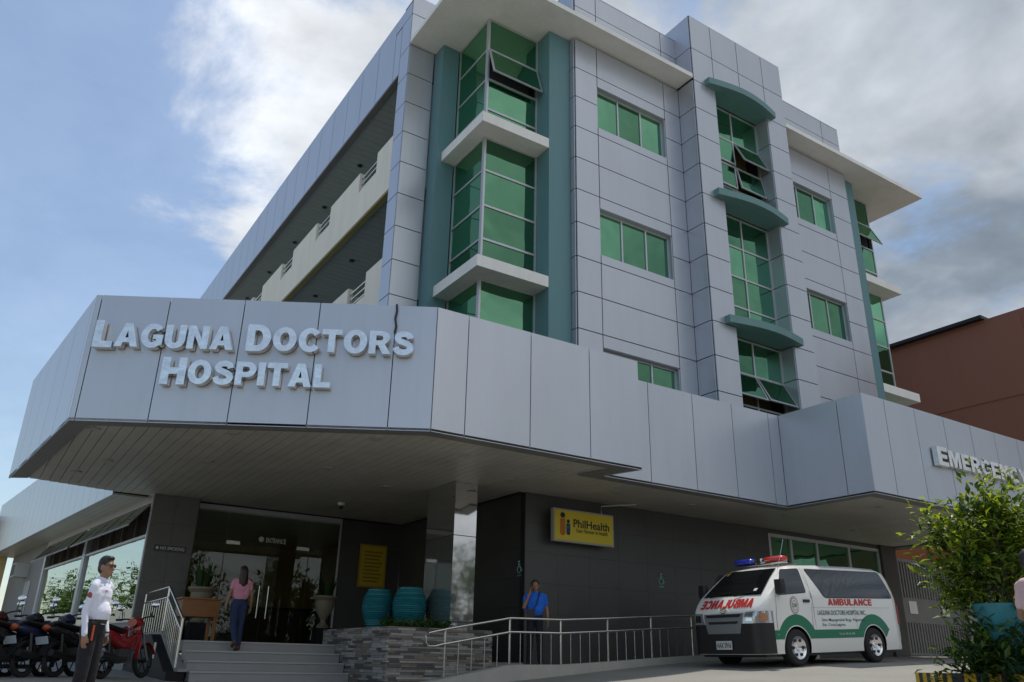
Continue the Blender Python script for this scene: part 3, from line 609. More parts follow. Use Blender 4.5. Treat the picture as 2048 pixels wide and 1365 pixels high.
# ---------------------------------------------------------------- leaves, plants
def leafmat(name,c,rough=.45,tr=.45):
    m=bpy.data.materials.new(name); m.use_nodes=True; n=m.node_tree.nodes; l=m.node_tree.links; b=n['Principled BSDF']; b.inputs['Roughness'].default_value=rough; b.inputs['Specular IOR Level'].default_value=.35
    geo=n.new('ShaderNodeNewGeometry'); rg=n.new('ShaderNodeMapRange'); l.new(geo.outputs['Random Per Island'],rg.inputs[0]); rg.inputs[3].default_value=.6; rg.inputs[4].default_value=1.45
    sc=n.new('ShaderNodeVectorMath'); sc.operation='SCALE'; sc.inputs[0].default_value=c; l.new(rg.outputs[0],sc.inputs['Scale']); l.new(sc.outputs[0],b.inputs['Base Color'])
    t=n.new('ShaderNodeBsdfTranslucent'); s2=n.new('ShaderNodeVectorMath'); s2.operation='MULTIPLY'; l.new(sc.outputs[0],s2.inputs[0]); s2.inputs[1].default_value=(1.7,1.5,.6); l.new(s2.outputs[0],t.inputs[0])
    mx_=n.new('ShaderNodeMixShader'); mx_.inputs[0].default_value=tr; l.new(b.outputs[0],mx_.inputs[1]); l.new(t.outputs[0],mx_.inputs[2]); l.new(mx_.outputs[0],n['Material Output'].inputs[0]); MATS[name]=m; return m
LEAF=leafmat('bush_leaf',(.08,.145,.022),.4,.4); LEAF2=leafmat('bush_leaf_light',(.18,.25,.03),.4,.5); DLEAF=leafmat('dark_leaf',(.035,.075,.02)); BARK=mat('bark',(.10,.075,.05),.9,var=.3,vscale=8,bump=.5)
def leaves(pts,size,rng,m=2,dirs=None,fold=.25,wide=.38):
    """one mesh of small folded leaves"""
    b=B()
    for i,p in enumerate(pts):
        d=Vector((rng.gauss(0,1),rng.gauss(0,1),rng.gauss(0,.6))) if dirs is None else dirs[i]+Vector((rng.gauss(0,.4),rng.gauss(0,.4),rng.gauss(0,.3)))
        d.normalize(); s=d.cross(Vector((rng.gauss(0,.3),rng.gauss(0,.3),1))).normalized(); n_=s.cross(d); l_=size*rng.uniform(.6,1.3); w_=l_*wide*.5
        p=Vector(p); mid=p+d*l_*.5-n_*l_*fold*.0; 
        b.add([p,p+d*l_*.45+s*w_+n_*w_*.5,p+d*l_-n_*l_*.12,p+d*l_*.45-s*w_+n_*w_*.5,p+d*l_*.5],[(0,1,4),(1,2,4),(2,3,4),(3,0,4)],rng.randrange(m),False)
    return b
def tree(name,lab,base,trunk_h,blobs,n,size,mats,cat='tree',group=None,seed=1,tr=.06,trunkmat=None,nm='crown'):
    rng=random.Random(seed); r=empty(name,base,lab,cat,group); B0=Vector(base)
    tb=B(); top=B0+Vector((0,0,trunk_h)); tb.tube([B0-Vector((0,0,.1)),B0+Vector((.02,.03,trunk_h*.5)),top],[tr*1.3,tr,tr*.8],8)
    for c,rad in blobs:
        c=B0+Vector(c)
        tb.tube([top-Vector((0,0,.1)),top.lerp(c,.5)+Vector((rng.gauss(0,.1),rng.gauss(0,.1),0)),c],[tr*.7,tr*.45,tr*.2],6)
    tb.build('trunk',trunkmat or BARK,r)
    pts=[];dirs=[]; tot=sum(rad**2 for _,rad in blobs)
    for c,rad in blobs:
        c=B0+Vector(c); k=int(n*rad**2/tot); ntw=max(4,k//16)
        for _ in range(ntw):
            d=Vector((rng.gauss(0,1),rng.gauss(0,1),rng.gauss(0,.9))).normalized(); e=c+d*rad*rng.uniform(.55,1.12)*Vector((1,1,.85)).length/1.6
            tw=(d+Vector((rng.gauss(0,.5),rng.gauss(0,.5),.45+rng.gauss(0,.3)))).normalized()
            for q in range(16):
                t=rng.random(); pts.append(e+tw*(t-.5)*size*4+Vector((rng.gauss(0,1),rng.gauss(0,1),rng.gauss(0,1)))*size*.45); dirs.append(tw+Vector((rng.gauss(0,.8),rng.gauss(0,.8),rng.gauss(0,.4))))
    lo=leaves(pts,size,rng,len(mats),dirs).build(nm,mats,r); lo['kind']='stuff'
    return r
tree('emergency_bush','leafy green bush in a teal pot before the EMERGENCY canopy',(10.90,5.40,.06),1.0,
     [((-.16,.08,2.02),.24),((-.40,.46,1.66),.25),((.12,-.15,1.66),.34),((-.15,.2,1.45),.42),((-.36,.42,1.12),.30),((.28,-.28,1.4),.50),((.05,-.02,1.1),.45),((-.28,.3,.85),.25),((.6,-.6,1.45),.40),((.7,-.7,1.25),.5)],8200,.13,[LEAF,LEAF2,LEAF2,DLEAF],'bush',seed=5,tr=.045)
pt=empty('teal_pot',(10.76,5.50,-.2),'tall weathered teal pot holding the bush at the right edge','pot')
B().lathe([(.13,-.2),(.15,0),(.20,.4),(.26,.75),(.30,.86),(.30,.90),(.25,.90),(.22,.8)],20,(10.76,5.50,-.1)).build('body',mat('pot_teal',(.03,.20,.24),.5,var=.35,vscale=6),pt)
tree('low_shrub','dark low shrub in the striped kerb bed under the bush',(10.62,5.55,-.2),.15,[((0,.05,.30),.32),((.25,-.25,.3),.34),((-.12,.2,.18),.26),((.5,-.5,.32),.3),((.05,.0,.5),.25)],4200,.13,[DLEAF,LEAF,DLEAF],'shrub',seed=9,tr=.02,nm='foliage')
kb=empty('striped_kerb',(10.6,5.5,-.25),'yellow and black striped kerb round the shrub bed','kerb')
KY=mat('kerb_yellow',(.55,.33,.02),.7,var=.2,vscale=6); KB=mat('kerb_black',(.03,.03,.03),.7)
fk=frame((10.18,5.90,0),(.55,-.83)); 
for i in range(14): piece('stripe',i*.13+.001,i*.13+.129,0,.12,-.55,.0,KY if i%2 else KB,kb,fk)
fk2=frame((10.95,6.85,0),(-.62,-.78))
for i in range(9): piece('stripe',i*.13+.001,i*.13+.129,.001,.12,-.55,-.002,KB if i%2 else KY,kb,fk2)
B().prism([(10.25,5.9),(11.2,4.5),(12.2,5.4),(11.0,6.8)],-.5,-.08).build('bed_soil',SOIL,kb)
# urns with snake plants, jars
def urn(base,lab):
    u=empty('planted_urn',base,lab,'planter','urns with sword leaved plants'); x,y,z=base
    um=mat('urn_stone',(.26,.23,.16),.7,var=.2,vscale=8)
    B().box(x-.2,x+.2,y-.2,y+.2,z,z+.45).build('pedestal',DARKG,u)
    B().lathe([(.15,.45),(.17,.5),(.08,.58),(.07,.66),(.2,.85),(.25,1.0),(.25,1.12),(.33,1.2),(.33,1.24),(.27,1.24),(.24,1.15)],20,(x,y,z)).build('urn',um,u)
    b=B(); rg=random.Random(int(x*10))
    for k in range(16):
        a=rg.uniform(0,6.28); t=rg.uniform(.05,.5); hh=rg.uniform(.45,.75); d=Vector((math.cos(a)*t,math.sin(a)*t,1)); s=Vector((-math.sin(a),math.cos(a),0))*.045; p=Vector((x+.1*math.cos(a),y+.1*math.sin(a),z+1.15))
        b.add([p-s*.6,p+s*.6,p+d*hh*.5+s,p+d*hh,p+d*hh*.5-s],[(0,1,2,4),(4,2,3)],0)
    b.build('leaves',DLEAF,u)
urn((7.98,21.2,.3),'stone urn with sword leaved plant right of the glass doors'); urn((4.78,20.9,.3),'stone urn with sword leaved plant left of the glass doors, behind the desk')
JAR=mat('jar_teal',(.012,.16,.19),.38,var=.15,vscale=5)
def jar(x,y,z,s,lab):
    j=empty('ribbed_jar',(x,y,z),lab,'jar','teal ribbed jars'); pr=[]
    for i in range(61):
        t=i/60; r_=.20+.15*math.sin(math.pi*.5*min(1,t/.62))-.10*max(0,(t-.62)/.38)**2
        pr.append(((r_+(.010*math.sin(i*math.pi*.5*1.27) if t<.9 else 0))*s,t*.80*s))
    pr+=[(.24*s,.80*s),(.245*s,.84*s),(.2*s,.84*s),(.19*s,.7*s)]
    B().lathe(pr,32,(x,y,z)).build('body',JAR,j); 
jar(7.70,17.2,.62,1.0,'teal ribbed jar standing left, under the yellow notice'); jar(8.13,16.52,.60,1.05,'teal ribbed jar standing nearer the polished pillar')
rg=random.Random(4); pts=[(rg.uniform(7.1,8.45),rg.uniform(15.1,15.9),.64+abs(rg.gauss(0,.07))) for _ in range(900)]
gc=leaves(pts,.10,rg,2).build('ground_cover',[LEAF,DLEAF]); tag(gc,'low green ground cover leaves round the teal jars','plants',kind='stuff')
# desk
dk=empty('wooden_desk',(4.2,18.6,.3),'brown wooden desk at the top of the steps beside the railing','desk')
WD=mat('desk_wood',(.30,.12,.03),.45,var=.25,vscale=4); B().box(3.86,4.62,18.4,19.0,.78,1.12).build('drawer_box',WD,dk); B().box(3.82,4.66,18.36,19.04,1.12,1.15).build('top',WD,dk)
for x,y in ((3.88,18.42),(4.54,18.42),(3.88,18.92),(4.54,18.92)): B().box(x,x+.06,y,y+.06,.3,.78).build('leg',WD,dk)
# dome camera
dc=empty('dome_camera',(7.6,20,3.6),'small white dome security camera under the canopy ceiling','camera')
B().lathe([(.02,0),(.09,0),(.09,-.06),(.05,-.07)],16,(7.55,19.6,3.70)).build('base',WHITE,dc); B().ball((7.55,19.6,3.60),.055,12).build('dome',BLACK,dc)
# air conditioner on balcony
def aircon(p,u,lab,s=1.):
    a=empty('air_conditioner',p,lab,'air conditioner'); M=frame(p,u)
    B().box(0,.75*s,-.45*s,.25,0,.48*s).build('case',mat('ac_white',(.5,.5,.47),.5),a,M); B().box(.05*s,.70*s,-.46*s,-.449*s,.04*s,.44*s).build('grille',mat('ac_grille',(.05,.06,.07),.6),a,M)
    for k in range(3): B().box(-.004,-.001,-.4*s,-.05,(.09+.12*k)*s,(.15+.12*k)*s).build('side_vent',BLACK,a,M)
aircon((8.35,21.6,9.55),(0,-1),'white window air conditioner jutting over the lower balcony parapet')
# ---------------------------------------------------------------- left wing
wu=Vector((-.107,1,0)).normalized()
WG=empty('left_wing',(3.3,26,0),'low ground floor wing with mirrored windows behind the motorcycles','building')
FW=frame((3.43,21.4,0),-wu)     # local x = -s (outside seen from -X), so s = -x
def wbox(name,s0,s1,y0,y1,z0,z1,m,p=WG): return piece(name,-s1,-s0,y0,y1,z0,z1,m,p,FW)
WALLG=mat('wing_wall',(.20,.20,.195),.6,var=.12,vscale=1.5)
wbox('sill_wall',.05,12,0,.2,-.6,.72,WALLG); wbox('end_wall',12,18.6,0,.2,-.6,3.7,WALLG); wbox('header',.05,12,0,.2,3.5,3.72,ALU); wbox('post',6.0,6.3,-.02,.2,.72,3.5,ALU); wbox('post',.0,.06,-.03,.2,-.2,3.7,ALU)
wbox('post',11.7,12.0,-.02,.2,.72,3.5,ALU)
MIR=glassmat('mirror_glass',(.62,.68,.66),.75,.012,(.02,.025,.025),wav=.06)
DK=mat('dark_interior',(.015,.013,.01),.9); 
for s0,s1 in ((.06,6.0),(6.3,11.7)):
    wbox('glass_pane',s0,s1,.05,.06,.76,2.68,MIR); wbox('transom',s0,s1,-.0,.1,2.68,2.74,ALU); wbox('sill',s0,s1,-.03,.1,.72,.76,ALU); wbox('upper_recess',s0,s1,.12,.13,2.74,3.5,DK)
    nn=5; dw=(s1-s0)/nn
    for k in range(nn):
        a=s0+k*dw
        wbox('mullion',a,a+.05,.02,.1,2.74,3.5,mat('brown_slat',(.12,.085,.05),.6))
        T=FW@Matrix.Translation((0,-.01,3.48))@Matrix.Rotation(-R(38),4,'X')
        piece('sash_glass',-(a+dw-.03),-(a+.08),-.005,.005,-.7,-.03,MIR,WG,T); piece('sash_rail',-(a+dw-.01),-(a+.05),-.015,.015,-.74,-.70,ALU,WG,T)
fa=frame((2.54,21.88,0),-wu)
for k in range(23): piece('fascia_panel',-(k+1)*.8+.006,-k*.8-.006,0,.03,3.65,5.72,PANEL,WG,fa)
b=B(); b.box(-18.4,0,.032,1.2,3.72,5.65,0,fa); b.build('roof_box',JOINT,WG)
for k in range(6): piece('soffit_strip',-18.4,-.02,.02+k*.17,.18+k*.17,3.66,3.70,SOFF,WG,fa)
aircon(tuple(FW@Vector((-15.3,-.01,2.62))),-wu,'white window air conditioner on the grey wing wall at far left')
pw=empty('wall_poster',tuple(FW@Vector((-14.3,-.01,1.0))),'tall pale poster on the grey wing wall under the air conditioner','poster')
B().box(-14.6,-13.6,-.02,-.005,1.1,2.45).build('sheet',mat('poster_pale',(.35,.36,.36),.5,var=.4,vscale=4),pw,FW)
yw=empty('yellow_building',(0,42,-.3),'pale yellow building wall at the far left edge','building')
b=B(); b.box(.0,1.25,40.4,46,-.6,5.1); b.build('wall',mat('yellow_wall',(.62,.48,.20),.8,var=.08),yw); B().box(-.05,1.35,40.2,46.2,5.1,5.3).build('roof',WHITE,yw)
# ---------------------------------------------------------------- right background
BR=mat('brown_render',(.29,.12,.078),.8,var=.10,vscale=.4,streak=1)
bb=empty('brown_building',(36,20,0),'large reddish brown rendered building behind the emergency canopy','building')
b=B(); b.box(34,60,6,70,-.6,14.05); b.build('wall',BR,bb)
for (y0,y1,z0,z1) in ((6.2,12.2,6.3,10.2),(12.4,17.3,6.3,10.2),(17.5,24,6.3,10.2),(6.2,14,10.5,13.9),(14.2,30,10.5,13.9),(6.2,24,.5,6.0)): piece('render_panel',33.965,34.0,y0,y1,z0,z1,BR,bb)
B().box(33.7,34.5,15.6,30,14.05,14.2).build('roof_eave',BLACK,bb)
rb=empty('boundary_wall',(29,18,0),'grey yard wall with an orange band behind the slatted gate','wall')
b=B(); b.box(24.7,33.9,18,18.2,-.3,3.9); b.build('wall',mat('yard_wall',(.24,.24,.235),.8,var=.1),rb); B().box(24.7,33.9,17.97,18.2,3.9,5.6).build('orange_band',mat('orange_band',(.32,.11,.04),.8),rb)
gt=empty('slatted_gate',(26.5,15.7,.4),'grey steel sliding gate with vertical slats beside the ambulance','gate')
GM=mat('gate_grey',(.17,.17,.168),.5,var=.1)
for a,b_,c,d in ((24.62,28.3,3.30,3.40),(24.62,28.3,.48,.56),(24.62,24.72,.56,3.3),(28.2,28.3,.56,3.3)): piece('frame_bar',a,b_,15.6,15.68,c,d,GM,gt)
piece('sheet',24.72,28.2,15.62,15.66,1.45,2.2,GM,gt)
for k in range(23):
    x=24.76+k*.15
    piece('slat',x,x+.075,15.61,15.67,2.2,3.3,GM,gt); piece('slat',x,x+.075,15.61,15.67,.56,1.45,GM,gt)
for x,l_ in ((25.2,'left'),(27.0,'right')): piece('paper_notice',x,x+.42,15.60,15.612,1.72,2.1,WPAINT,gt)
piece('wall',28.3,31,15.5,15.8,-.2,3.6,mat('yard_wall'  ,(.24,.24,.235)),rb)
# ---------------------------------------------------------------- street side seen in the mirrored windows
fn=empty('corrugated_fence',(-4,48,-.3),'pale corrugated sheet fence along the street side','fence')
FEN=mat('fence_sheet',(.55,.56,.55),.5,var=.15,vscale=1)
for k in range(40): piece('sheet',-4.05-(.03 if k%2 else 0),-4.0-(.03 if k%2 else 0),28+k*1.0,28+k*1.0+.98,-.6,2.0,FEN,fn)
for i,(x,y,s) in enumerate(((-6.5,40,1.),(-7,47,1.15),(-6.3,55,.9),(-8,62,1.2),(-9,33,1.))):
    tree('street_tree',['round leafy street tree nearest the road','tall leafy street tree second along the fence','small leafy street tree mid fence','large leafy street tree at the far fence end','spreading street tree away from the fence'][i],(x,y,-.4),2.0*s,[((0,0,3.0*s),1.3*s),((.8*s,.5*s,2.6*s),1.0*s),((-.7*s,-.4*s,2.7*s),1.0*s),((.1,-.7*s,3.6*s),.8*s)],2600,.28,[LEAF,DLEAF],'tree','trees along the street fence',seed=20+i,tr=.12)
rw=empty('roadside_wall',(6,-16,-1.6),'unseen rendered wall across the road, darkened for the reflections','wall'); B().box(-30,45,-16.3,-16,-2.2,1.2).build('wall',mat('roadside_render',(.16,.155,.14),.9,var=.2,vscale=1),rw); B().box(-30,45,-16.35,-15.95,1.2,1.3).build('coping',CONC,rw)  # out of view; wall colour kept dark so the entrance glass reflects dark
for i,(x,y,s_) in enumerate(((-9,-19,1.5),(-2,-18.5,1.8),(5,-19.5,1.4),(12,-18.5,1.9),(20,-19,1.6),(29,-19,1.8))):
    tree('roadside_tree',['first','second','third','fourth','fifth','sixth'][i]+' broad tree from the left along the wall across the road',(x,y,-1.6),2.2*s_,[((0,0,3.0*s_),1.5*s_),((1.1*s_,.5*s_,2.7*s_),1.1*s_),((-1.1*s_,-.3*s_,2.7*s_),1.1*s_),((.1,-.3*s_,3.9*s_),.9*s_)],3000,.50,[DLEAF,DLEAF],'tree','trees across the road',seed=40+i,tr=.16)
# ================================================================= ambulance
VAN=empty('ambulance_van',(0,0,0),'white ambulance van with green stripe and red lettering parked under the canopy','van')
VW=mat('van_white',(.74,.73,.69),.28,coat=.6,var=.04,vscale=2); VGL=glassmat('van_glass',(.75,.8,.85),.05,.01,(.004,.005,.006),gain=.26); VGRN=mat('van_green',(.0,.16,.075),.35); VRED=mat('van_red',(.50,.02,.02),.4)
VGREY=mat('van_grey',(.22,.225,.235),.4,.3)
PROF=[(.10,.80),(.115,.95),(.17,1.08),(.30,1.22),(.42,1.34),(.62,1.50),(.85,1.68),(1.05,1.82),(1.22,1.90),(1.5,1.935),(2.2,1.955),(3.4,1.955),(4.2,1.93),(4.40,1.87),(4.52,1.60),(4.60,1.15),(4.63,.95),(4.62,.40)]
def ztop(x):
    for (a,b),(c,d) in zip(PROF,PROF[1:]):
        if a<=x<=c: return b+(d-b)*(x-a)/(c-a)
    return PROF[-1][1]
def half(x):
    if x<.55: t=(x-.10)/.45; return .70+.235*math.sqrt(max(0,1-(1-t)**2))
    if x>4.3: return .94-.08*((x-4.3)/.33)**2
    return .94
def ysd(x,z):
    w_=half(x)
    if z>1.25: w_-= .155*((z-1.25)/.65)**1.25
    if z<.5: w_-=.03*(.5-z)/.25
    return w_
secs=[]; xsn=[.10,.115,.17,.23,.30,.42,.52,.62,.74,.85,.95,1.05,1.14,1.22,1.35,1.5,1.8,2.2,2.8,3.4,3.9,4.2,4.3,4.40,4.46,4.52,4.56,4.60,4.63]
for x in xsn:
    zt=ztop(x) if x<4.41 else (1.87-(x-4.40)*.6); zt=max(zt,.8)
    if x>4.40: zt={4.46:1.80,4.52:1.62,4.56:1.40,4.60:1.15,4.63:.95}[x]
    half_pts=[]; zl=[.24,.30,.5,.75,1.0,1.25,1.45,1.6,1.72,1.82]
    rc_=min(.16,max(.03,(zt-.8)*.22))
    for z in zl:
        zz_=.24+(z-.24)*(zt-rc_-.24)/(1.82-.24) if zt<1.82+rc_ else z
        half_pts.append((ysd(x,zz_),zz_))
    ye,ze=half_pts[-1]
    half_pts+=[(ye-rc_*.25,ze+(zt-ze)*.55),(ye-rc_*.8,ze+(zt-ze)*.85),(ye*.55,zt-.008),(ye*.2,zt)]
    sec=[(x,-y,z) for y,z in half_pts]+[(x,y,z) for y,z in half_pts[::-1]]
    secs.append(sec)
b=B().loft(secs); me=b.mesh('body',[VW,BLACK])
bo=bpy.data.objects.new('body',me); COL.objects.link(bo)
cb=B()
for wx in (1.10,3.57):
    for sg_ in (-1,1): cb.lathe([(.40,-.28),(.40,.28)],32,(0,0,0),0,Matrix.Translation((wx,sg_*.80,.335))@Matrix.Rotation(R(90),4,'X'))
co2=bpy.data.objects.new('cut',cb.mesh('cut',BLACK)); COL.objects.link(co2)
md=bo.modifiers.new('b','BOOLEAN'); md.object=co2; md.operation='DIFFERENCE'; md.solver='EXACT'; md.material_mode='TRANSFER'
dg=bpy.context.evaluated_depsgraph_get(); dg.update(); me2=bpy.data.meshes.new_from_object(bo.evaluated_get(dg)); bpy.data.objects.remove(bo); bpy.data.objects.remove(co2)
try: me2.set_sharp_from_angle(angle=R(35))
except Exception: pass
link(bpy.data.objects.new('body',me2),VAN)
def patch(name,poly,m,off=.004,side=-1,parent=VAN,sub=.08):
    """polygon in (x,z) laid on the van's side surface"""
    bm=bmesh.new(); vs=[bm.verts.new((x,0,z)) for x,z in poly]; bm.faces.new(vs); bmesh.ops.triangulate(bm,faces=bm.faces[:])
    for _ in range(3): 
        le=[e for e in bm.edges if e.calc_length()>sub]
        if not le: break
        bmesh.ops.subdivide_edges(bm,edges=le,cuts=1); bmesh.ops.triangulate(bm,faces=bm.faces[:])
    for v in bm.verts: v.co.y=side*(ysd(v.co.x,v.co.z)+off)
    bmesh.ops.recalc_face_normals(bm,faces=bm.faces[:])
    me=bpy.data.meshes.new(name); bm.to_mesh(me); bm.free(); me.materials.append(m); return link(bpy.data.objects.new(name,me),parent)
def rnd_poly(P,r=.05,n=4):
    o=[];K=len(P)
    for i in range(K):
        a,b,c=Vector(P[i-1]),Vector(P[i]),Vector(P[(i+1)%K]); p=b+(a-b).normalized()*min(r,(a-b).length/2); q=b+(c-b).normalized()*min(r,(c-b).length/2)
        for k in range(n+1): t=k/n; o.append(tuple((1-t)**2*p+2*t*(1-t)*b+t*t*q))
    return o
for sd in (-1,1):
    patch('side_window',rnd_poly([(1.72,1.83),(4.22,1.82),(4.42,1.29),(2.10,1.28)],.07),VGL,.004,sd)
    patch('door_window',rnd_poly([(.98,1.80),(1.53,1.83),(1.54,1.38),(.70,1.32)],.04),VGL,.004,sd)
    patch('window_seal',rnd_poly([(1.70,1.845),(4.235,1.835),(4.44,1.275),(2.09,1.265)],.08),BLACK,.002,sd)
    patch('window_seal',rnd_poly([(.965,1.815),(1.545,1.845),(1.555,1.365),(.67,1.305)],.05),BLACK,.002,sd)
    for q in ([(1.66,1.86),(1.664,1.86),(1.70,1.28),(1.70,.68),(1.696,.68),(1.696,1.28)],[(3.02,1.28),(3.024,1.28),(3.024,.68),(3.02,.68)]): patch('door_seam',q,VGREY,.002,sd,sub=.3)
    # green stripe with arches
    up=[];lo=[]
    def arc(cx,r0,z0):
        a0=math.asin(min(1,max(-1,(z0-.335)/r0))); return [(cx-r0*math.cos(a0+(math.pi-2*a0)*k/14),.335+r0*math.sin(a0+(math.pi-2*a0)*k/14)) for k in range(15)]
    upper=[(.45,.665)]+arc(1.12,.62,.665)+arc(3.58,.62,.665)+[(4.60,.665)]
    lower=[(.45,.50)]+arc(1.10,.42,.50)+arc(3.57,.42,.50)+[(4.60,.50)]
    bs=B(); vs=[(x,sd*(ysd(x,z)+.003),z) for x,z in upper]+[(x,sd*(ysd(x,z)+.003),z) for x,z in lower]; n_=len(upper)
    bs.add(vs,[(i,i+1,n_+i+1,n_+i) for i in range(n_-1)]); bs.build('green_stripe',VGRN,VAN)
    for q in ([(1.60,1.86),(1.605,1.86),(1.66,1.3),(1.60,.55),(1.59,.55),(1.655,1.3)],[(.60,1.30),(.606,1.30),(.56,.9),(.55,.67),(.544,.67),(.553,.9)]): patch('door_seam',q,BLACK,.002,sd,sub=.3)
    patch('trim_line',[(1.66,1.085),(4.6,1.085),(4.6,1.08),(1.66,1.08)],VGREY,.002,sd,sub=.3)
    B().box(1.40,1.58,sd*.945-.02,sd*.945+.02,1.18,1.235).build('door_handle',BLACK,VAN)
    mb=B(); mb.loft([[(.60+dx,sd*(1.0+yy),z_) for yy,z_ in ((-.07*k_,1.33),(.10*k_,1.33),(.115*k_,1.45),(.10*k_,1.60),(-.07*k_,1.60))] for dx,k_ in ((0,.8),(.03,1),(.10,1),(.14,.8))]); mb.tube([(.68,sd*.88,1.36),(.68,sd*.98,1.42)],.03,6); mb.build('side_mirror',BLACK,VAN)
    for wx in (1.10,3.57):
        wh=empty_=bpy.data.objects.new('wheel',B().lathe([(.205,-.05),(.21,-.10),(.30,-.105),(.335,-.08),(.345,-.04),(.345,.04),(.335,.08),(.30,.105),(.21,.10),(.205,.05)],36,(0,0,0),0,Matrix.Rotation(R(90),4,'X')).mesh('tyre',RUB)); 
        MW=Matrix.Translation((wx,sd*.835,.345)); link(wh,VAN,MW)
        rb_=B(); MR=Matrix.Rotation(R(90 if sd<0 else -90),4,'X')
        rb_.lathe([(.0,.075),(.05,.08),(.06,.07),(.10,.075),(.17,.09),(.20,.10),(.212,.106),(.212,.0)],36,(0,0,0),0,MR,caps=False)
        rb_.build('rim',CHROME,wh,MW)
        for k in range(6):
            a=k*math.pi/3; c_=(.145*math.cos(a),.145*math.sin(a)); B().lathe([(.030,.0),(.030,.099)],10,(c_[0],c_[1],0),0,MR).build('rim_slot',BLACK,wh,MW)
TV=tframe((0,-.944,0),(1,0))
letters('AMBULANCE',2.17,3.64,1.125,.13,1.,VAN,VRED,tframe((0,-.942,0),(1,0)),.001,z=.003); VG2=mat('van_green_text',(.0,.10,.07),.5)
text('lettering','LAGUNA DOCTORS HOSPITAL INC.,',1.80,3.40,.925,1.03,VG2,VAN,TV,.008); text('lettering','Sitio Mapagmahal Brgy. Pagsawita',1.90,3.32,.805,.875,VG2,VAN,TV,.004); text('lettering','Sta. Cruz,Laguna',1.90,2.63,.715,.785,VG2,VAN,TV,.004)
text('lettering','Tel. No. 049) 501-4940',2.39,2.90,.545,.60,WPAINT,VAN,tframe((0,-.946,0),(1,0)),.006)
sb_=B()
for k,(r_,m_) in enumerate(((.155,0),(.145,1),(.13,0),(.12,1),(.088,0),(.08,1))): sb_.add([(1.12+r_*.8*math.cos(2*math.pi*i/32),-.9445-.0008*k,1.12+r_*1.1*math.sin(2*math.pi*i/32)) for i in range(32)],[tuple(range(32))],m_)
sb_.build('door_seal',[mat('seal_purple',(.14,.05,.10),.5),mat('seal_white',(.66,.64,.58),.5)],VAN); text('lettering','LDH',1.06,1.18,1.085,1.16,mat('seal_teal',(.02,.25,.22),.5),VAN,tframe((0,-.9500,0),(1,0)),.02)
# front face pieces: laid on the nose profile, s = arc length up the profile
def nose(y,z,off=.006):
    """point on the front surface at height z"""
    pr=[(.10,.24),(.10,.80)]+PROF[1:9]
    for (a,b),(c,d) in zip(pr,pr[1:]):
        if b<=z<=d:
            t=(z-b)/(d-b); x=a+(c-a)*t; nn=Vector((-(d-b),0,(c-a))).normalized(); break
    else: x,nn=pr[-1][0],Vector((-.4,0,.9))
    yy=abs(y); q=(yy-.70)/.235
    if q>0:
        q=min(q,.995); xc=.10+.45*(1-math.sqrt(1-q*q))
        if xc>x:
            x=xc; nn=Vector((-math.sqrt(1-q*q),math.copysign(q,y),0)).normalized(); return (x+nn.x*off,y+nn.y*off,z)
    return (x+nn.x*off,y,z+nn.z*off)
def npatch(name,poly,m,off=.006,ny=10,nz_=6):
    """quad patch (four corners y,z) on the nose"""
    b=B(); (a,b0),(c,d0),(e,f0),(g_,h0)=poly; v=[]
    for j in range(nz_+1):
        for i in range(ny+1):
            s,t=i/ny,j/nz_; y=(a*(1-s)+c*s)*(1-t)+(g_*(1-s)+e*s)*t; z=(b0*(1-s)+d0*s)*(1-t)+(h0*(1-s)+f0*s)*t; v.append(nose(y,z,off))
    b.add(v,[(j*(ny+1)+i,j*(ny+1)+i+1,(j+1)*(ny+1)+i+1,(j+1)*(ny+1)+i) for j in range(nz_) for i in range(ny)],0,True); return b.build(name,m,VAN)
npatch('windscreen',[(-.76,1.33),(.76,1.33),(.62,1.85),(-.62,1.85)],VGL,.008,16,8)
npatch('windscreen_sticker',[(.52,1.76),(.60,1.76),(.57,1.82),(.50,1.82)],mat('sticker_orange',(.45,.20,.02),.5),.014,3,2); npatch('windscreen_sticker',[(-.58,1.40),(-.50,1.40),(-.50,1.45),(-.58,1.45)],WPAINT,.014,3,2)
B().box(1.63,1.66,-.70,.70,1.935,1.962).build('roof_seam',VGREY,VAN)
npatch('front_bumper',[(-.93,.25),(.93,.25),(.93,.80),(-.93,.80)],BLACK,.014,40,4)
npatch('grille_panel',[(-.42,.62),(.42,.62),(.52,.985),(-.52,.985)],VGREY,.020,12,6); npatch('grille_slot',[(-.36,.80),(.36,.80),(.40,.845),(-.40,.845)],BLACK,.026,10,2); npatch('grille_slot',[(-.42,.92),(.42,.92),(.46,.965),(-.46,.965)],BLACK,.026,10,2)
HL=glassmat('lamp_glass',(.8,.82,.85),.30,.04,(.30,.31,.33))
for s_ in (-1,1):
    npatch('headlight',[(s_*.50,.80),(s_*.93,.80),(s_*.93,1.02),(s_*.56,1.0)],HL,.020,14,4); npatch('lamp_reflector',[(s_*.58,.84),(s_*.74,.84),(s_*.74,.97),(s_*.60,.96)],CHROME,.026,5,3); npatch('turn_signal',[(s_*.84,.83),(s_*.90,.83),(s_*.90,.98),(s_*.84,.98)],mat('lamp_amber',(.45,.20,.10),.2),.026,3,3)
for o_ in letters('AMBULANCE',-.68,.68,1.095,.165,1.,VAN,VRED,I4,.0005,z=0):   # laid on the nose with x -> +y, so it reads mirrored from the front
    me=o_.data; a=np.empty(len(me.vertices)*3); me.vertices.foreach_get('co',a); a=a.reshape(-1,3)
    me.vertices.foreach_set('co',np.array([nose(p[0],p[1],.008+p[2]) for p in a]).ravel()); me.update()
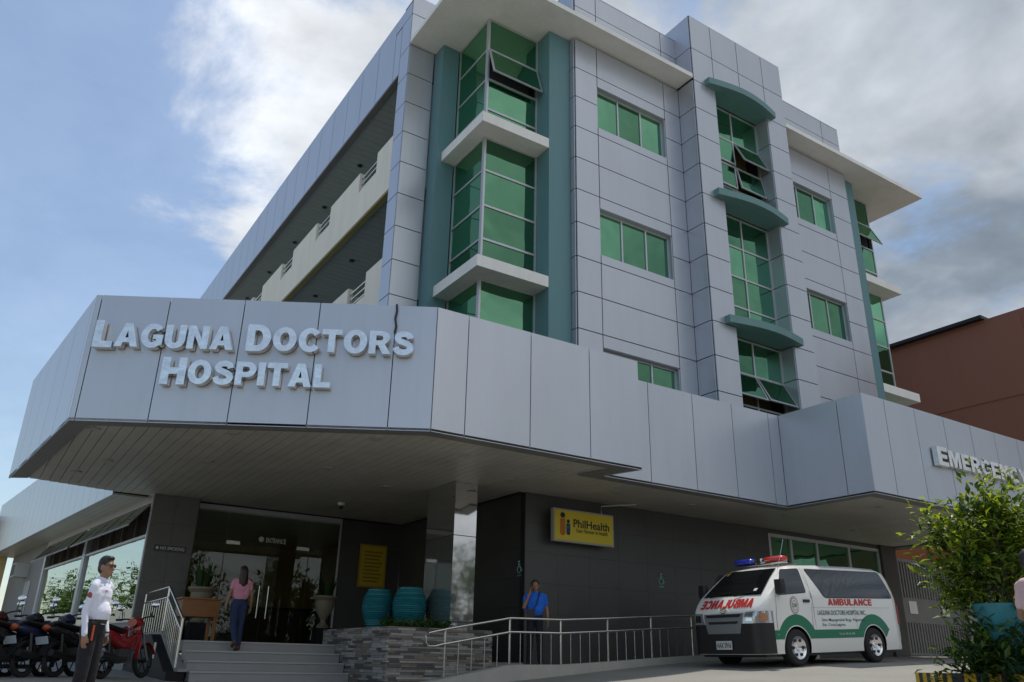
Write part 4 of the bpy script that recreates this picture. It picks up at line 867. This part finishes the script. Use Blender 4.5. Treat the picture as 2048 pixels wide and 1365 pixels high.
em=B(); em.tube([nose(.085*math.cos(t),1.035+.045*math.sin(t),.028) for t in [2*math.pi*i/20 for i in range(20)]],.009,6,0,True); em.tube([nose(.035*math.cos(t),1.035+.042*math.sin(t),.03) for t in [2*math.pi*i/16 for i in range(16)]],.007,6,0,True); em.tube([nose(.08*math.cos(t),1.055+.016*math.sin(t),.03) for t in [2*math.pi*i/16 for i in range(16)]],.007,6,0,True); em.build('front_emblem',CHROME,VAN)
npl=B().box(.045,.06,-.20,.20,.33,.49).build('number_plate',mat('plate_white',(.6,.6,.58),.5),VAN)
text('plate_number','AAX 3916',-.18,.18,.36,.46,INK,npl,tframe((.0445,0,0),(0,-1)),.015,z=.002)
for y0,y1 in ((-.1,-.62),(.55,.02)): B().tube([nose(y0,1.30,.03),nose((y0+y1)/2,1.36,.02),nose(y1,1.37,.02)],.010,6).build('wiper',BLACK,VAN)
lb=B(); lb.box(1.30,1.50,-.62,.62,1.965,1.99,2); RED=mat('beacon_red',(.55,.015,.01),.12,coat=1); BLU=mat('beacon_blue',(.01,.03,.40),.12,coat=1)
def cap(y0,y1,m): 
    ss=[]
    for y,k_ in ((y0,.6),(y0+.03*(1 if y1>y0 else -1),.95),((y0+y1)/2,1),(y1-.03*(1 if y1>y0 else -1),.95),(y1,.6)):
        ss.append([(1.40+.13*k_*math.cos(t),y,2.055+.07*k_*math.sin(t)) for t in [2*math.pi*i/12 for i in range(12)]])
    lb.loft(ss,m)
cap(-.64,-.17,0); cap(.17,.64,1); lb.tube([(1.40,-.17,2.05),(1.40,.17,2.05)],.04,10,2); lb.box(1.34,1.46,-.05,.05,1.99,2.10,2); lb.build('light_bar',[RED,BLU,CHROME],VAN)
B().tube([(1.02,-.72,1.80),(1.28,-.75,2.42)],.004,5).build('antenna',CHROME,VAN)
B().box(.3,4.5,-.8,.8,.19,.30).build('underbody',BLACK,VAN); B().box(4.60,4.68,-.86,.86,.36,.60).build('rear_bumper',BLACK,VAN)
for s_ in (-1,1): B().box(4.55,4.615,s_*.86-.04,s_*.86+.04,.75,1.15).build('tail_light',mat('tail_red',(.25,.01,.01),.3),VAN)
VAN.matrix_basis=Matrix.Translation((12.68,11.86,-.0))@Matrix.Rotation(-.047,4,'Y')@Matrix.Translation((0,0,.002))
# ================================================================= motorcycles
def motorcycle(name,lab,pos,headaz,paint,seed=0,plate=True):
    m=empty(name,(0,0,0),lab,'motorcycle','motorcycles parked by the wing'); P=mat('bike_'+paint[0],paint[1],.25,coat=.6)
    for wx in (0,1.24):
        b=B(); b.tube([(wx+.255*math.cos(t),0,.285+.255*math.sin(t)) for t in [2*math.pi*i/28 for i in range(28)]],.042,8,0,True); wl=b.build('wheel',RUB,m)
        b=B(); b.tube([(wx+.215*math.cos(t),0,.285+.215*math.sin(t)) for t in [2*math.pi*i/28 for i in range(28)]],.016,6,0,True)
        for k in range(6): a=k*math.pi/3; b.tube([(wx,0,.285),(wx+.21*math.cos(a),0,.285+.21*math.sin(a))],.011,5)
        b.tube([(wx,-.07,.285),(wx,.07,.285)],.04,10); b.build('rim',mat('bike_rim',(.06,.06,.065),.4,.8),wl)
    def ov(x,z,ry,rz,n=12): return [(x,ry*math.cos(2*math.pi*i/n),z+rz*math.sin(2*math.pi*i/n)) for i in range(n)]
    B().loft([ov(-.28,.76,.05,.04),ov(-.15,.74,.10,.08),ov(.15,.66,.12,.12),ov(.45,.56,.10,.13),ov(.75,.56,.07,.12),ov(.95,.66,.06,.10)]).build('body_panel',P,m)
    B().loft([ov(-.22,.82,.07,.025),ov(-.1,.84,.11,.04),ov(.2,.79,.13,.045),ov(.5,.76,.10,.05),ov(.62,.77,.05,.03)]).build('seat',BLACK,m)
    B().loft([ov(.80,.92,.09,.07),ov(.92,.93,.13,.10),ov(1.0,.90,.12,.09),ov(1.06,.86,.06,.05)]).build('headlight_cowl',P,m)
    ls=B(); ls.loft([[(.80,y,z) for y,z in ((-.04,.8),(-.16,.85),(-.19,.55),(-.15,.3),(-.10,.3),(-.12,.55),(-.10,.78),(.10,.78),(.12,.55),(.10,.3),(.15,.3),(.19,.55),(.16,.85),(.04,.8))],[(.86,y*.9,z+.02) for y,z in ((-.04,.8),(-.16,.85),(-.19,.55),(-.15,.3),(-.10,.3),(-.12,.55),(-.10,.78),(.10,.78),(.12,.55),(.10,.3),(.15,.3),(.19,.55),(.16,.85),(.04,.8))]]); ls.build('leg_shield',P,m)
    for s_ in (-1,1): B().tube([(.98,s_*.08,.85),(1.24,s_*.09,.285)],.024,8).build('fork_tube',CHROME,m)
    B().loft([[(1.24+r_*math.cos(t),y,.285+r_*math.sin(t)) for y,r_ in ((-.07,.30),(.07,.30),(.07,.315),(-.07,.315))] for t in [R(20+14*i) for i in range(10)]]).build('front_fender',P,m)
    B().loft([[(r_*math.cos(t),y,.285+r_*math.sin(t)) for y,r_ in ((-.07,.32),(.07,.32),(.07,.335),(-.07,.335))] for t in [R(60+14*i) for i in range(9)]]).build('rear_fender',BLACK,m)
    B().tube([(.90,-.34,1.0),(.93,-.2,1.0),(.95,0,.97),(.93,.2,1.0),(.90,.34,1.0)],.014,8).build('handlebar',BLACK,m)
    for s_ in (-1,1):
        B().tube([(.88,s_*.36,1.0),(.98,s_*.30,1.0)],.02,8).build('grip',RUB,m)
        B().tube([(.93,s_*.27,1.0),(.95,s_*.30,1.16)],.008,6).build('mirror_stem',BLACK,m); B().ball((.95,s_*.33,1.20),(.02,.075,.05),12).build('mirror',CHROME,m)
    B().ball((-.30,0,.76),(.045,.08,.05),10).build('tail_light',mat('tail_amber',(.35,.06,.01),.3),m)
    if plate: B().box(-.37,-.355,-.11,.11,.50,.62).build('number_plate',mat('bike_plate',(.42,.48,.50),.5),m,Matrix.Translation((-.36,0,.56))@Matrix.Rotation(R(-18),4,'Y')@Matrix.Translation((.36,0,-.56)))
    B().tube([(.5,-.14,.30),(.2,-.17,.28),(-.35,-.18,.36)],[.025,.05,.055],10).build('exhaust',mat('exhaust_dark',(.08,.08,.08),.35,.9),m)
    B().box(.32,.68,-.11,.11,.24,.46).build('engine',mat('engine_grey',(.12,.12,.12),.4,.6),m)
    for s_ in (-1,1): B().tube([(0,s_*.11,.30),(-.05,s_*.12,.66)],.022,8).build('shock',mat('exhaust_dark',(.08,.08,.08)),m)
    m.matrix_basis=Matrix.Translation((pos[0],pos[1],gz(*pos)))@Matrix.Rotation(headaz,4,'Z')@Matrix.Rotation(R(-6),4,'X')
    return m
BIKES=[('motorcycle','dark maroon motorcycle cut off at the left edge',(.10,15.5),R(52),('maroon_black',(.05,.008,.008))),
 ('motorcycle','black motorcycle with amber tail light, leftmost full one',(.58,15.75),R(48),('black',(.012,.013,.016))),
 ('motorcycle','dark blue motorcycle between the black one and the guard',(1.08,16.05),R(47),('navy',(.012,.018,.05))),
 ('motorcycle','black motorcycle mostly hidden behind the guard',(1.55,16.2),R(46),('black2',(.015,.015,.017))),
 ('motorcycle','red motorcycle with pale leg shield next to the stair wall',(2.22,15.85),R(50),('red',(.30,.01,.012)))]
for bk_ in BIKES: motorcycle(*bk_)
tri=empty('tricycle_sidecar',(.7,17.2,-.35),'sidecar with black padded top rail behind the motorcycles','sidecar')
b=B(); b.loft([[(x,17.2+.11*math.cos(t),.47+.075*math.sin(t)) for t in [2*math.pi*i/12 for i in range(12)]] for x in (-.2,.0,.7,1.3,1.42)]); b.build('padded_rail',mat('black_vinyl',(.012,.013,.02),.35),tri)
B().box(-.2,1.2,17.1,17.3,.10,.24).build('seat_back',mat('navy_vinyl',(.02,.025,.06),.4),tri)
for x in (-.1,1.35): B().tube([(x,17.2,.42),(x+.12,17.2,.25),(x+.1,17.2,-.3)],.022,8).build('frame_tube',CHROME,tri)
B().box(-.2,1.3,17.0,17.9,-.25,-.18).build('floor',BLACK,tri)
b=B(); b.tube([(.5+.25*math.cos(t),17.95,-.1+.25*math.sin(t)) for t in [2*math.pi*i/24 for i in range(24)]],.05,8,0,True); b.build('wheel',RUB,tri)
# ================================================================= people
SKIN=mat('skin',(.28,.15,.09),.55,var=.08,vscale=12); HAIR=mat('hair',(.012,.009,.008),.5)
def person(lab,prims,mats,loc,face_az,scale=1.,voxel=.010,extra=None,relabel=None,wr=.007,slim=1.):
    """prims: (p0,p1,r0,r1,label) tapered capsules, or ('e',c,radii,label) ellipsoids, local: faces -y, z up"""
    b=B()
    for p in prims:
        if p[0]=='e': b.ball(p[1],p[2],16)
        else:
            p0,p1,r0,r1,_=p; a=Vector(p0);c=Vector(p1); n=6
            b.tube([a.lerp(c,i/n) for i in range(n+1)],[r0+(r1-r0)*i/n for i in range(n+1)],12); b.ball(p0,r0,12); b.ball(p1,r1,12)
    me=b.mesh('body_raw',SKIN); o=bpy.data.objects.new('raw',me); COL.objects.link(o)
    md=o.modifiers.new('r','REMESH'); md.mode='VOXEL'; md.voxel_size=voxel; md.use_smooth_shade=True
    sm=o.modifiers.new('s','SMOOTH'); sm.factor=.5; sm.iterations=7
    dg=bpy.context.evaluated_depsgraph_get(); dg.update(); m2=bpy.data.meshes.new_from_object(o.evaluated_get(dg)); bpy.data.objects.remove(o)
    labs=list(mats); m2.materials.clear()
    for k in labs: m2.materials.append(mats[k])
    nf=len(m2.polygons); C=np.empty(nf*3); m2.polygons.foreach_get('center',C); C=C.reshape(-1,3); best=np.full(nf,9.); lab_i=np.zeros(nf,int)
    for p in prims:
        if p[0]=='e':
            q=(C-np.array(p[1]))/np.array(p[2]); d=(np.linalg.norm(q,axis=1)-1)*min(p[2]); l_=p[3]
        else:
            a=np.array(p[0],float); ab=np.array(p[1],float)-a; t=np.clip(((C-a)@ab)/max(ab@ab,1e-9),0,1); d=np.linalg.norm(C-a-t[:,None]*ab,axis=1)-(p[2]+(p[3]-p[2])*t); l_=p[4]
        k=d<best; best[k]=d[k]; lab_i[k]=labs.index(l_)
    if relabel: lab_i=relabel(C,lab_i,labs)
    m2.polygons.foreach_set('material_index',lab_i.astype(np.int32)); m2.polygons.foreach_set('use_smooth',np.ones(nf,bool))
    V=np.empty(len(m2.vertices)*3); m2.vertices.foreach_get('co',V); V=V.reshape(-1,3)
    cloth=np.zeros(len(V),bool); 
    cset=[labs.index(k) for k in labs if k in('shirt','pants')]
    for pol in m2.polygons:
        if lab_i[pol.index] in cset:
            for vi in pol.vertices: cloth[vi]=True
    for i in np.nonzero(cloth)[0]:
        p=V[i]; nz=mnoise.noise(Vector((p[0]*8+p[2]*5,p[1]*8,p[2]*16)))+.6*mnoise.noise(Vector((p[0]*20+7-p[2]*9,p[1]*20,p[2]*26))); c=np.array([0,0,p[2]]); d=p-c; d[2]=0; l_=np.linalg.norm(d)+1e-6; V[i]+=d/l_*nz*wr
    m2.vertices.foreach_set('co',V.ravel()); m2.update()
    root=empty('person',(0,0,0),lab,'person'); link(bpy.data.objects.new('body',m2),root)
    if extra: extra(root)
    root.matrix_basis=Matrix.Translation(loc)@Matrix.Rotation(face_az+R(90),4,'Z')@Matrix.Diagonal((scale*slim,scale*slim,scale,1))
    return root
def hand(w,d,side,n,curl=.3,lab='skin'):
    """palm and five fingers from wrist w along d; side = direction to the thumb; n = palm facing direction"""
    w=Vector(w);d=Vector(d).normalized();s=Vector(side).normalized();n=Vector(n).normalized(); o=[]
    for k in (-1,0,1): o.append((w+s*.016*k,w+d*.085+s*.022*k,.017,.013,lab))
    for k,l_ in ((1.5,.068),(.5,.076),(-.5,.072),(-1.5,.058)):
        a=w+d*.085+s*.0165*k; b_=a+d*l_*.5*math.cos(curl)+n*l_*.5*math.sin(curl); c=b_+d*l_*.5*math.cos(curl*2.4)+n*l_*.5*math.sin(curl*2.4)
        o+=[(a,b_,.0095,.0088,lab),(b_,c,.0088,.0075,lab)]
    a=w+d*.025+s*.028; b_=a+d*.035+s*.022+n*.008; c=b_+d*.032+s*.004+n*.01; o+=[(a,b_,.012,.0105,lab),(b_,c,.0105,.009,lab)]
    return o
def head(z,hair='short',fx=0):
    """head on a neck: z = chin-neck base height of a 1.7 m figure"""
    P=[((0,.015,z-.10),(0,.0,z+.03),.058,.054,'skin'),('e',(0,-.005,z+.115),(.074,.092,.108),'skin'),('e',(0,-.045,z+.045),(.052,.055,.048),'skin'),((0,-.097,z+.115),(0,-.112,z+.078),.010,.015,'skin'),
       ('e',(-.077,.005,z+.095),(.014,.024,.034),'skin'),('e',(.077,.005,z+.095),(.014,.024,.034),'skin'),('e',(0,-.085,z+.04),(.026,.012,.009),'skin'),('e',(-.034,-.078,z+.14),(.026,.018,.010),'skin'),('e',(.034,-.078,z+.14),(.026,.018,.010),'skin')]
    if hair=='short': P+=[('e',(0,.018,z+.155),(.083,.098,.088),'hair'),('e',(0,.035,z+.10),(.078,.078,.075),'hair'),('e',(0,-.045,z+.205),(.062,.045,.03),'hair')]
    else: P+=[('e',(0,.018,z+.145),(.092,.105,.098),'hair'),((0,.05,z+.12),(0,.075,z-.14),.088,.06,'hair'),((-.05,.03,z+.05),(-.06,.06,z-.13),.05,.035,'hair'),((.05,.03,z+.05),(.06,.06,z-.13),.05,.035,'hair')]
    return P
def torso(belly=.0,w=1.0,lab='shirt'):
    return [('e',(0,0,.95),(.165*w,.118,.12),'pants'),('e',(0,-.012-belly*.5,1.09),(.155*w,.118+belly,.15),lab),('e',(0,-.005,1.27),(.172*w,.115,.17),lab),((-.135*w,.005,1.385),(.135*w,.005,1.385),.066,.066,lab),((-.09*w,0,1.10),(-.11*w,0,1.3),.09,.085,lab),((.09*w,0,1.10),(.11*w,0,1.3),.09,.085,lab),((0,.01,1.40),(0,.008,1.46),.065,.058,lab)]
def leg(s,knee,ankle,toe,r=(.092,.072,.058),lab='pants'):
    hip=(s*.085,0,.90); return [(hip,knee,r[0],r[1],lab),(knee,ankle,r[1],r[2],lab),((ankle[0],ankle[1]+.03,ankle[2]-.035),toe,.045,.036,'shoe')]
def arm(sh,el,wr,r=(.062,.05,.036),split=None,lab='shirt'):
    """sleeve down to the wrist, or to a fraction of the upper arm"""
    if split is None: return [(sh,el,r[0],r[1],lab),(el,wr,r[1]*.98,r[2]*1.1,lab)]
    m=Vector(sh).lerp(Vector(el),split); return [(sh,m,r[0],r[1]*1.12,lab),(m,el,r[1]*.86,r[1]*.80,'skin'),(el,wr,r[1]*.80,r[2]*.78,'skin')]
def cl(n,c,v=.12): return mat(n,c,.85,var=v,vscale=7,bump=.15,bscale=120)
SHOE=mat('shoe_black',(.015,.014,.013),.4)
# --- guard
def belt(zc=1.0,hw=.022):
    def f(C,li,labs):
        k=(abs(C[:,2]-zc)<hw)&(abs(C[:,0])<.19)&np.isin(li,[labs.index('shirt'),labs.index('pants')]); li[k]=labs.index('belt'); return li
    return f
gd=head(1.48)+torso(.03,.94)+leg(-1,(-.095,-.005,.49),(-.10,.02,.10),(-.115,-.13,.04),(.105,.085,.075))+leg(1,(.095,-.01,.49),(.11,.02,.10),(.13,-.13,.04),(.105,.085,.075))
gd+=arm((-.165,.0,1.37),(-.212,.035,1.10),(-.218,-.02,.875),(.056,.046,.034))+hand((-.218,-.022,.87),(0,-.06,-1),(.25,-1,0),(1,.2,0),.35)+arm((.165,.0,1.37),(.212,.03,1.10),(.215,-.05,.88),(.056,.046,.034))+hand((.215,-.052,.875),(0,-.12,-1),(-.25,-1,0),(-1,.2,0),.6)
def gx(root):
    b=B()
    for s_ in (-1,1): b.ball((s_*.036,-.098,1.602),(.031,.012,.022),12)
    b.tube([(-.075,-.02,1.607),(-.066,-.088,1.61),(0,-.108,1.61),(.066,-.088,1.61),(.075,-.02,1.607)],.004,6); b.build('sunglasses',mat('sunglass',(.02,.02,.035),.08,coat=1),root)
    b=B(); b.add([(-.255,-.02,1.30),(-.252,.04,1.30),(-.256,.04,1.225),(-.262,.01,1.205),(-.26,-.02,1.225)],[(0,1,2,3,4)]); 
    B().ball((-.222,.012,1.265),(.018,.036,.042),12).build('sleeve_badge',mat('badge_red',(.30,.06,.06),.6),root)
    B().box(-.045,.045,-.003,.003,-.008,.008).build('name_tape',mat('tape_mauve',(.35,.22,.30),.7),root,Matrix.Translation((-.085,-.127,1.325))@Matrix.Rotation(R(14),4,'Z'))
    B().tube([(.283*math.cos(t)*.13+.215,-.048+.036*math.sin(t),.895) for t in [2*math.pi*i/16 for i in range(16)]],.012,6,0,True).build('wrist_watch',BLACK,root)
    B().box(-.205,-.155,-.05,.06,.84,.99).build('belt_holster',BLACK,root); B().box(-.165,-.15,-.105,-.085,.80,.96).build('key_strap',mat('strap_orange',(.5,.08,.02),.6),root)
    B().loft([[(x,y,z) for x,y,z in ((-.07,-.03+dy,1.455+dz),(-.03,-.085+dy,1.42+dz),(.03,-.085+dy,1.42+dz),(.07,-.03+dy,1.455+dz),(.05,.07+dy,1.475+dz),(-.05,.07+dy,1.475+dz))] for dy,dz in ((0,-.012),(-.002,.008))],0,False).build('collar',MATS['guard_shirt'],root)
cl('guard_shirt',(.70,.72,.84),.05)
GUARD=person('guard in white long sleeved shirt, dark trousers and sunglasses by the motorcycles',gd,{'skin':SKIN,'shirt':MATS['guard_shirt'],'pants':cl('guard_trousers',(.008,.0075,.013)),'shoe':SHOE,'hair':HAIR,'belt':BLACK},(1.31,10.5,-.66),R(-40),1.0,.008,gx,belt(),.005,.84)
# --- woman climbing the steps, seen from behind
wm=head(1.47,'long')+torso(0,.92)+leg(-1,(-.085,-.03,.49),(-.08,.05,.10),(-.085,-.11,.04),(.10,.07,.05))+leg(1,(.075,.03,.50),(.075,.24,.20),(.08,.16,.10),(.10,.07,.05))
wm+=arm((-.165,0,1.37),(-.235,.01,1.11),(-.265,-.04,.89),(.055,.046,.034),.45)+hand((-.265,-.045,.885),(-.05,-.1,-1),(.2,-1,0),(1,0,0),.35)+arm((.165,0,1.37),(.235,.03,1.11),(.27,.0,.89),(.055,.046,.034),.45)+hand((.27,0,.885),(.05,-.05,-1),(-.2,-1,0),(-1,0,0),.35)
person('woman in pink t-shirt and jeans climbing the entrance steps',wm,{'skin':SKIN,'shirt':cl('pink_shirt',(.62,.26,.34)),'pants':cl('jeans_blue',(.02,.035,.09)),'shoe':mat('sandal_brown',(.10,.04,.02),.6),'hair':mat('hair_brown',(.03,.012,.008),.5)},(4.76,17.46,.118),R(93),.965,.010)
# --- man on the phone
mn=head(1.48)+torso(.01,1.05)+leg(-1,(-.10,-.01,.49),(-.115,.02,.10),(-.13,-.12,.04))+leg(1,(.10,-.01,.49),(.115,.02,.10),(.13,-.12,.04))
mn+=arm((-.19,0,1.375),(-.235,-.10,1.14),(-.115,-.135,1.44),(.062,.05,.036),.55)+hand((-.113,-.132,1.45),(.05,.25,1),(.2,-1,.2),(1,.3,0),.7)+arm((.19,0,1.375),(.255,.03,1.10),(.275,-.01,.87),(.062,.05,.036),.55)+hand((.275,-.012,.865),(.0,-.08,-1),(-.2,-1,0),(-1,.2,0),.4)
def mx_(root):
    B().box(-.006,.006,-.03,.03,-.06,.07).build('phone',BLACK,root,Matrix.Translation((-.10,-.055,1.585))@Matrix.Rotation(R(-20),4,'X'))
    B().tube([(.09,-.03,1.455),(.07,-.115,1.36),(.02,-.150,1.2),(-.06,-.155,1.08)],.012,6).build('bag_strap',BLACK,root); B().tube([(.09,-.03,1.455),(.08,.09,1.36),(0,.135,1.15),(-.15,.06,1.05)],.012,6).build('bag_strap',BLACK,root)
    B().loft([[(x,-.145+dy,z) for x,z in ((-.16,.94),(-.02,.94),(-.015,.96),(-.015,1.09),(-.02,1.11),(-.16,1.11),(-.165,1.09),(-.165,.96))] for dy in (.0,-.06)]).build('shoulder_bag',BLACK,root)
MATS['man_shirt']=cl('blue_polo',(.012,.13,.62))
person('man in bright blue polo shirt talking on a phone on the ramp',mn,{'skin':SKIN,'shirt':MATS['man_shirt'],'pants':cl('navy_trousers',(.012,.013,.02)),'shoe':SHOE,'hair':HAIR},(10.06,14.55,-.045),R(-122),.99,.010,mx_)
# --- person in pink cut by the right edge
pk=head(1.47,'short')+torso(.02,1.1)+[((0,0,.98),(0,.01,.62),.17,.20,'shirt')]+leg(-1,(-.09,-.01,.49),(-.10,.02,.10),(-.11,-.12,.04))+leg(1,(.09,-.01,.49),(.10,.02,.10),(.11,-.12,.04))
pk+=arm((-.21,0,1.36),(-.31,.02,1.10),(-.24,-.16,.98),(.070,.056,.038),.6)+hand((-.24,-.165,.98),(.3,-1,0),(0,-.2,1),(1,0,0),.4)+arm((.2,0,1.36),(.25,.02,1.10),(.2,-.16,.98),(.070,.056,.038),.6)+hand((.2,-.165,.98),(-.3,-1,0),(0,-.2,1),(-1,0,0),.4)
def pbag(root): B().loft([[(x*k,y,z) for x,z in ((-.29,.78),(-.17,.76),(-.17,.96),(-.29,.96))] for y,k in ((-.12,1),(-.02,1.04),(.08,1))]).build('hand_bag',mat('patterned_bag',(.30,.20,.22),.7,var=.6,vscale=30),root)
px0=Vector((8.40,3.895,-.56))
person('person in pale pink top cut off by the right edge of the picture',pk,{'skin':SKIN,'shirt':cl('pale_pink',(.62,.43,.42)),'pants':cl('pale_trousers',(.5,.36,.36)),'shoe':SHOE,'hair':HAIR},px0,R(-25),.98,.012,pbag)
